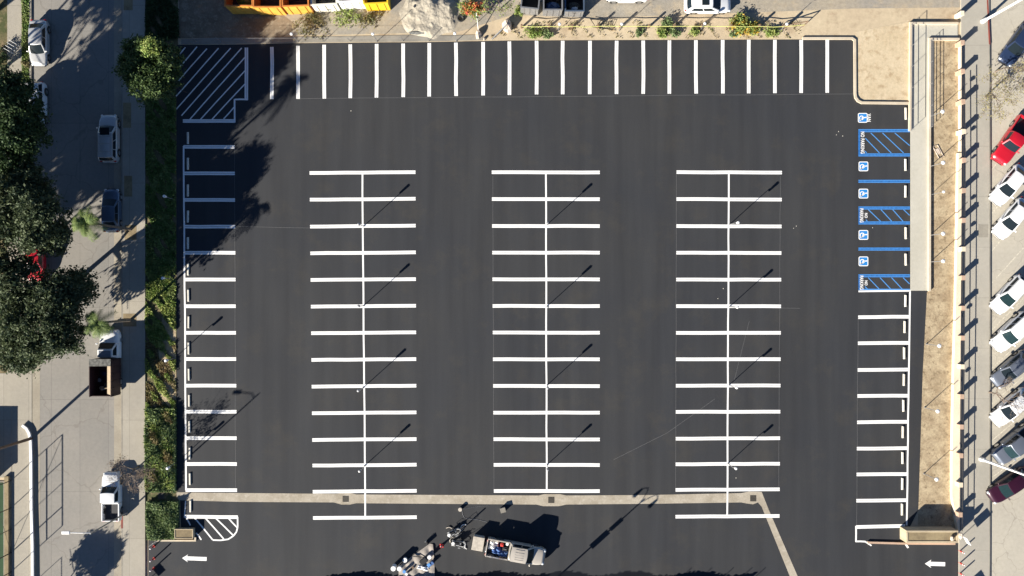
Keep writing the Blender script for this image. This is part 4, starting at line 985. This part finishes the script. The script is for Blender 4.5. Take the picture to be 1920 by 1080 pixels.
def clump_pts(lobes, ncl, per, rn, cr=.55, inner=.25):
    """clumps spread over the shells of the lobes"""
    vol = np.array([l[3]*l[4] for l in lobes]); vol = vol/vol.sum(); out = []; cl = []
    for i in rn.choice(len(lobes), ncl, p=vol):
        l = lobes[i]; d = rn.normal(size=3); d /= np.linalg.norm(d); rad = rn.uniform(inner,1)**.5
        if d[2] < -.4: d[2] *= -.6
        c = np.array(l[:3]) + d*rad*np.array([l[3],l[4],l[5]]); cl.append(c)
        r_ = cr*rn.uniform(.5,1.3)
        q_ = rn.normal(size=(per,3))*r_*np.array([.5,.5,.36]); out.append(c+q_)
    return np.concatenate(out), cl
def tree(label, px, py, lobes, trunk_h, mat, ncl, per, size, seed, cr=.6, name='tree', cat='tree', tr=.25, group=None):
    o = thing(name,label,cat,P(px,py),0,group); rn = np.random.default_rng(seed)
    pts, cl = clump_pts(lobes,ncl,per,rn,cr); leafmesh('crown',pts,size,mat,o,seed=seed)
    mb = MB(); mb.tube([(0,0,0),(rn.uniform(-.1,.1),rn.uniform(-.1,.1),trunk_h*.5),(0,0,trunk_h)],[tr,tr*.8,tr*.65],8)
    for l in lobes:
        mid = (l[0]*.4,l[1]*.4,trunk_h+(l[2]-trunk_h)*.5); mb.tube([(0,0,trunk_h),mid,(l[0],l[1],l[2])],[tr*.55,tr*.35,tr*.12],6)
        for _ in range(4):
            d = rn.normal(size=3)*np.array([l[3],l[4],l[5]])*.5; mb.tube([mid,(l[0]+d[0],l[1]+d[1],l[2]+d[2])],[tr*.2,.02],5)
    mb.build('trunk','bark',o); return o
def lobes_img(base, items):
    """items: apparent px,py, centre height, radius in px, vertical radius m"""
    bx_,by_ = P(*base); out=[]
    for px,py,z_,r_,rz_ in items:
        x,y = P(px,py,z_); out.append((x-bx_,y-by_,z_,r_*U*(H-z_)/H,r_*U*(H-z_)/H,rz_))
    return out
tree('big dark green tree covering the left sidewalk and the red car',110,560,lobes_img((110,560),[(72,606,7,70,3),(120,555,6.6,48,2.6),(20,530,7,60,3),(40,650,5.5,48,2.4),(125,630,5.5,40,2.4),(150,535,5.2,32,1.8),(45,668,4.5,28,1.5),(90,575,8.4,36,1.4)]),3.2,'leaf_big',1050,46,.19,11,.62,tr=.3)
tree('dark green tree above the big tree, its crown lit only in patches',90,405,lobes_img((90,405),[(35,375,8,55,3),(80,400,8,50,3),(25,424,8,50,2.8),(95,440,7,38,2.6),(60,340,7.5,34,2.4),(70,395,10,32,1.3),(60,440,9.4,30,1.3)]),3.8,'leaf_big',760,46,.19,12,.62,tr=.28)
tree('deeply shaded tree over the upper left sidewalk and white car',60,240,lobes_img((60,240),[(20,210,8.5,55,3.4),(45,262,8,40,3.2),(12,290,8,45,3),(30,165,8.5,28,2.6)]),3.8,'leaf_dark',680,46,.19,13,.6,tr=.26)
tree('round evergreen tree between the left sidewalk and the hatched corner',305,150,lobes_img((305,150),[(262,125,4,42,2),(300,120,4,42,2),(280,150,4,45,2.2),(255,100,3.6,28,1.6),(310,155,3.4,28,1.6),(280,90,5.4,22,1.2)]),1.8,'leaf_mid',520,42,.17,14,.45,tr=.2)
ev = [o for o in C.objects if o.get('label','').startswith('round evergreen')][0]
fp, _ = clump_pts(lobes_img((305,150),[(282,88,6.2,17,.8)]), 30, 30, np.random.default_rng(9), .35); leafmesh('sunlit_patch', fp, .16, 'leaf_weed', ev, seed=9)  # yellow-green leaves colour in the sunlit patch on the crown
# trees outside the frame whose shade falls inside it
for i_, (tx_, ty_, th_, tr_, d_) in enumerate(((-95,470,10.6,4.4,'level with the patch lit tree'),(-75,600,10,4.0,'level with the upper part of the big tree'),(-120,350,12,4.2,'level with the blue-grey car'),(-110,235,13,3.6,'level with the silver estate car'),(-150,150,13.5,3.2,'level with the first street cars'),(-290,640,13,4.5,'tall, set further back'),(-60,440,8.2,3.4,'close to the frame'))):
    tree('dense tree outside the left edge, '+d_, tx_, ty_, [(0,0,th_,tr_,tr_,3.0),(tr_*.6,tr_*.5,th_+.3,tr_*.7,tr_*.7,2.4),(-tr_*.5,tr_*.5,th_-.8,tr_*.7,tr_*.7,2.4),(tr_*.4,-tr_*.6,th_-.8,tr_*.6,tr_*.6,2.4)], 4, 'leaf_dark', 520, 34, .32, 80+i_, .75, tr=.3)
tree('tree below the lower left corner whose shade lies on the street',42,1172,[(0,0,4,1.9,1.9,1.5),(1.2,.3,3.9,1.2,1.2,1.1),(-.8,.9,4.3,1.2,1.2,1)],2,'leaf_dark',170,42,.2,17,.4,tr=.14)

M['leaf_palm'] = leafmat('leaf_palm_frond', (.05, .09, .02), (.17, .22, .06), 2.5)
def palm(label,px,py,h,r_,seed,lean=(0,0)):
    o = thing('palm_tree',label,'palm tree',P(px,py)); rn = np.random.default_rng(seed)
    MB().tube([(0,0,.1),(lean[0]*.4,lean[1]*.4,h*.5),(lean[0],lean[1],h)],[.15,.11,.1],8).build('trunk','palmtrunk',o)
    vs=[];fs=[]
    mb = MB()
    for i in range(20):
        a = rn.uniform(0,2*math.pi); el = rn.uniform(-.5,1.0); L_ = r_*rn.uniform(.8,1.15); pts=[]
        for k_ in range(7):
            t=k_/6; x=L_*t*math.cos(el*(1-.3*t)); z_=h+L_*(math.sin(el)*t-.55*t*t)
            pts.append(Vector((lean[0]+x*math.cos(a),lean[1]+x*math.sin(a),z_)))
        side=Vector((-math.sin(a),math.cos(a),0))
        for k_ in range(1,7):
            p0=pts[k_-1]; p1=pts[k_]
            for jj in range(3):
                p=p0.lerp(p1,(jj+.5)/3); d=(p1-p0).normalized(); ll=.24*r_*math.sin(math.pi*min(1,(k_+.2)/7.2))+.12
                for s in (1,-1):
                    tip=p+side*s*ll+d*ll*.6+Vector((0,0,-.15*ll+rn.uniform(-.05,.05)))
                    mb.add([p-d*.045,p+d*.045,tip],[(0,1,2)])
    mb.build('crown','leaf_palm',o); return o
palm('slim palm at the sidewalk tree well, its yellowish crown over the big tree edge',246,600,7.2,1.55,21)
palm('slim palm with a small bright green crown over the shaded street',246,430,9.2,1.55,22)
wells = MB()
for x0,y0,x1,y1 in ((233,-2,250,20),(232,193,247,240),(234,330,249,369),(235,422,257,450),(232,588,257,612)): wells.sheet(PP([(x0,y0),(x1,y0),(x1,y1),(x0,y1)]),.136)
struct('tree_wells', wells, 'planter_soil')

def bare_tree(label,px,py,h,spread,seed,leafm=None,nl=0,ls_=.12,mat='twig',depth=5,r0=.09,leafspread=1.0):
    o = thing('bare_tree',label,'tree',P(px,py)); rn = random.Random(seed); mb = MB(); tips=[]
    def br(p,d,L_,r_,dep):
        q_=p+d*L_; mid=p.lerp(q_,.5)+Vector((rn.uniform(-.06,.06),rn.uniform(-.06,.06),0))*L_
        mb.tube([p,mid,q_],[r_,r_*.85,r_*.7],5 if dep>2 else 3,caps=False)
        if dep<=2: tips.append(q_); tips.append(mid)
        if dep==0: return
        for _ in range(3 if dep>1 else 4):
            nd=(d+Vector((rn.gauss(0,1),rn.gauss(0,1),rn.gauss(0,.55)))*.55*spread).normalized(); nd.z=max(nd.z,-.15)
            br(q_,nd.normalized(),L_*rn.uniform(.6,.85),r_*.62,dep-1)
    br(Vector((0,0,0)),Vector((0,0,1)),h*.38,r0,depth)
    mb.build('branches',mat,o)
    if leafm and nl:
        rr_=np.random.default_rng(seed); idx=rr_.integers(0,len(tips),nl); pts=np.array([tips[i][:] for i in idx])+rr_.normal(size=(nl,3))*.18*leafspread
        leafmesh('leaves',pts,ls_,leafm,o,seed=seed)
    return o
bare_tree('nearly bare brown tree over the white pickup at the lower left',262,874,3.5,1.05,31,'leaf_brown',1500,.075)
bare_tree('thin tree with sparse yellow-green leaves on the upper right sidewalk',1846,182,3.6,1.2,32,'leaf_yellow',1100,.10,leafspread=1.4)
bare_tree('thin yellowing tree over the dark navy car at the upper right',1866,135,4.2,1.1,35,'leaf_yellow',900,.10,leafspread=1.5)
bare_tree('bare grey tree spreading over the blue-grey and white cars at the right',1853,735,3.7,1.3,33)
bare_tree('leafless shrub tree beside the leaning pipe above the top kerb',935,20,2.4,1.0,34,'leaf_weed',500,.1)

def shrub(label,px,py,r_,h,mat,seed,n=700,size=.12,flowers=None,nf=0):
    o = thing('shrub',label,'shrub',P(px,py)); rn=np.random.default_rng(seed)
    lob=[(rn.uniform(-.4,.4)*r_,rn.uniform(-.3,.3)*r_,h*.5,r_*.7,r_*.55,h*.5) for _ in range(4)]
    pts,_=clump_pts(lob,max(8,n//30),30,rn,r_*.35,.1); pts[:,2]=np.abs(pts[:,2]); leafmesh('foliage',pts,size,mat,o,seed=seed)
    MB().tube([(0,0,0),(0,0,h*.6)],[.04,.02],6).build('stem','bark',o)
    if flowers:
        pts,_=clump_pts(lob,max(6,nf//25),25,rn,r_*.25,.5); pts[:,2]=np.abs(pts[:,2])+.08; leafmesh('flowers',pts,size*.9,flowers,o,seed=seed+1)
    return o
shrub('tall red and orange flowering bush beside the rubble heap',884,24,1.4,1.5,'leaf_weed',41,1500,.14,'leaf_red',700)
shrub('bright green weeds on the top kerb left of the first hose fence lamp',1000,64,.9,.3,'leaf_weed',42,700)
shrub('low dark green weeds under the third post of the hose fence',1028,66,.7,.3,'leaf_hedge',43,500)
shrub('brownish green shrub left of the round green shrub',1200,62,.6,.35,'leaf_hedge',44,400)
shrub('round green shrub on the hose fence, upper one',1248,47,.75,.5,'leaf_hedge',45,700)
shrub('bright green shrub just above the stall lines beside the hose fence',1240,62,.75,.4,'leaf_weed',46,700)
shrub('grey green shrub right of the bright green shrub',1262,62,.6,.45,'leaf_hedge',47,450)
shrub('small green shrub below the white hatchback',1301,62,.7,.35,'leaf_weed',48,500)
shrub('large green shrub dotted with yellow flowers on the hose fence',1386,46,1.3,.6,'leaf_weed',49,1300,.13,'leaf_flower',300)
shrub('yellow flowering weeds left of the last hose fence lamp',1410,58,1.1,.35,'leaf_weed',50,900,.12,'leaf_flower',400)
shrub('green weeds at the right end of the hose fence',1445,60,.9,.35,'leaf_weed',51,700)
shrub('dark small shrub above the stall line right of the white hatchback',1375,64,.5,.3,'leaf_hedge',52,300)
shrub('yellow green weeds under the white containers',655,36,1.5,.3,'leaf_weed',53,700)
shrub('dry brown brush under the orange containers',590,45,2.2,.3,'leaf_dry',54,900,.13)
shrub('dry brush patch in front of the yellow container',690,40,1.6,.25,'leaf_dry',55,500,.13)
shrub('weeds in front of the first grey dumpster',968,22,.7,.4,'leaf_weed',56,300)
shrub('small green bush on the parkway by the top left cars',48,122,.5,.5,'leaf_yellow',57,300)
shrub('dense dark hedge shrub at the very left under the shaded tree',3,110,1.3,1.0,'leaf_dark',58,900)

# grass and ground cover (uncountable)
def scatter(name,label,poly,n,size,mat,h,seed,dens=None):
    rn=np.random.default_rng(seed); P_=np.array(PP(poly)); mn=P_.min(0); mx=P_.max(0); out=[]
    xs=P_[:,0]; ys=P_[:,1]
    tot=0
    while tot<n:
        c=rn.uniform(mn,mx,(n*2,2)); ins=np.zeros(len(c),bool); j=len(P_)-1
        for i in range(len(P_)):
            cond=((ys[i]>c[:,1])!=(ys[j]>c[:,1])); xi=(xs[j]-xs[i])*(c[:,1]-ys[i])/(ys[j]-ys[i]+1e-12)+xs[i]
            ins^=cond&(c[:,0]<xi); j=i
        c=c[ins]
        if dens:
            f=np.sin(c[:,0]*1.9+seed)*np.sin(c[:,1]*1.3+seed*2)+.6*np.sin(c[:,0]*4.3+c[:,1]*3.1); c=c[f>dens]
        out.append(c); tot+=len(c)
    c=np.concatenate(out)[:n]; f=.5+.5*np.sin(c[:,0]*2.3+1)*np.sin(c[:,1]*1.7+seed)
    z_=.02+rn.uniform(0,1,n)*h*(.35+.65*f); pts=np.column_stack([c,z_])
    o=leafmesh(name,pts,size,mat,None,elong=2.2,seed=seed); o['kind']='stuff'; o['label']=label; o['category']='grass'; return o
scatter('grass','short green grass filling the strip left of the lot',[(274,183),(330,183),(330,560),(300,572),(274,560)],17000,.12,'leaf_grass',.18,61,-.75)
scatter('grass','lush bright grass and weeds in the lower half of the left strip',[(274,500),(330,500),(330,645),(300,650),(274,640)],6500,.12,'leaf_weed',.25,62,-.2)
scatter('grass','patchy dry grass beside the shaded end of the truck',[(274,640),(330,640),(330,770),(274,770)],3500,.10,'leaf_dry',.15,63,-.2)
scatter('grass','green weeds among dry grass along the left strip',[(274,560),(330,600),(330,770),(274,770)],2600,.13,'leaf_weed',.35,64,.3)
scatter('ground_cover','dense leafy ground cover beside the lowest left stalls',[(274,765),(331,765),(331,922),(274,920)],14500,.15,'leaf_hedge',.6,65,-1.2)
scatter('ground_cover','yellow green sprigs in the ground cover',[(274,765),(331,765),(331,915),(274,915)],5000,.12,'leaf_weed',.65,66,.0)
scatter('ground_cover','dense green hedge patch below the channel head',[(277,940),(337,940),(335,985),(330,1008),(278,1010)],9000,.15,'leaf_hedge',.65,67)
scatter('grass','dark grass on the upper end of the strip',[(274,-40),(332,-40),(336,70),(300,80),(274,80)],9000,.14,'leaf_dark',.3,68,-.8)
scatter('ground_cover','orange brown dry sprigs in the ground cover by the lower stalls',[(274,770),(331,770),(331,915),(274,920)],2600,.1,'leaf_dry',.65,75,.5)
scatter('grass','parkway grass between far sidewalk and kerb',[(42,-20),(56,-20),(56,330),(42,330)],4500,.12,'leaf_grass',.2,69)
scatter('dry_weeds','dry weeds along the top edge of the lot',[(920,40),(1500,40),(1500,72),(920,72)],1500,.08,'leaf_dry',.12,71,.3)
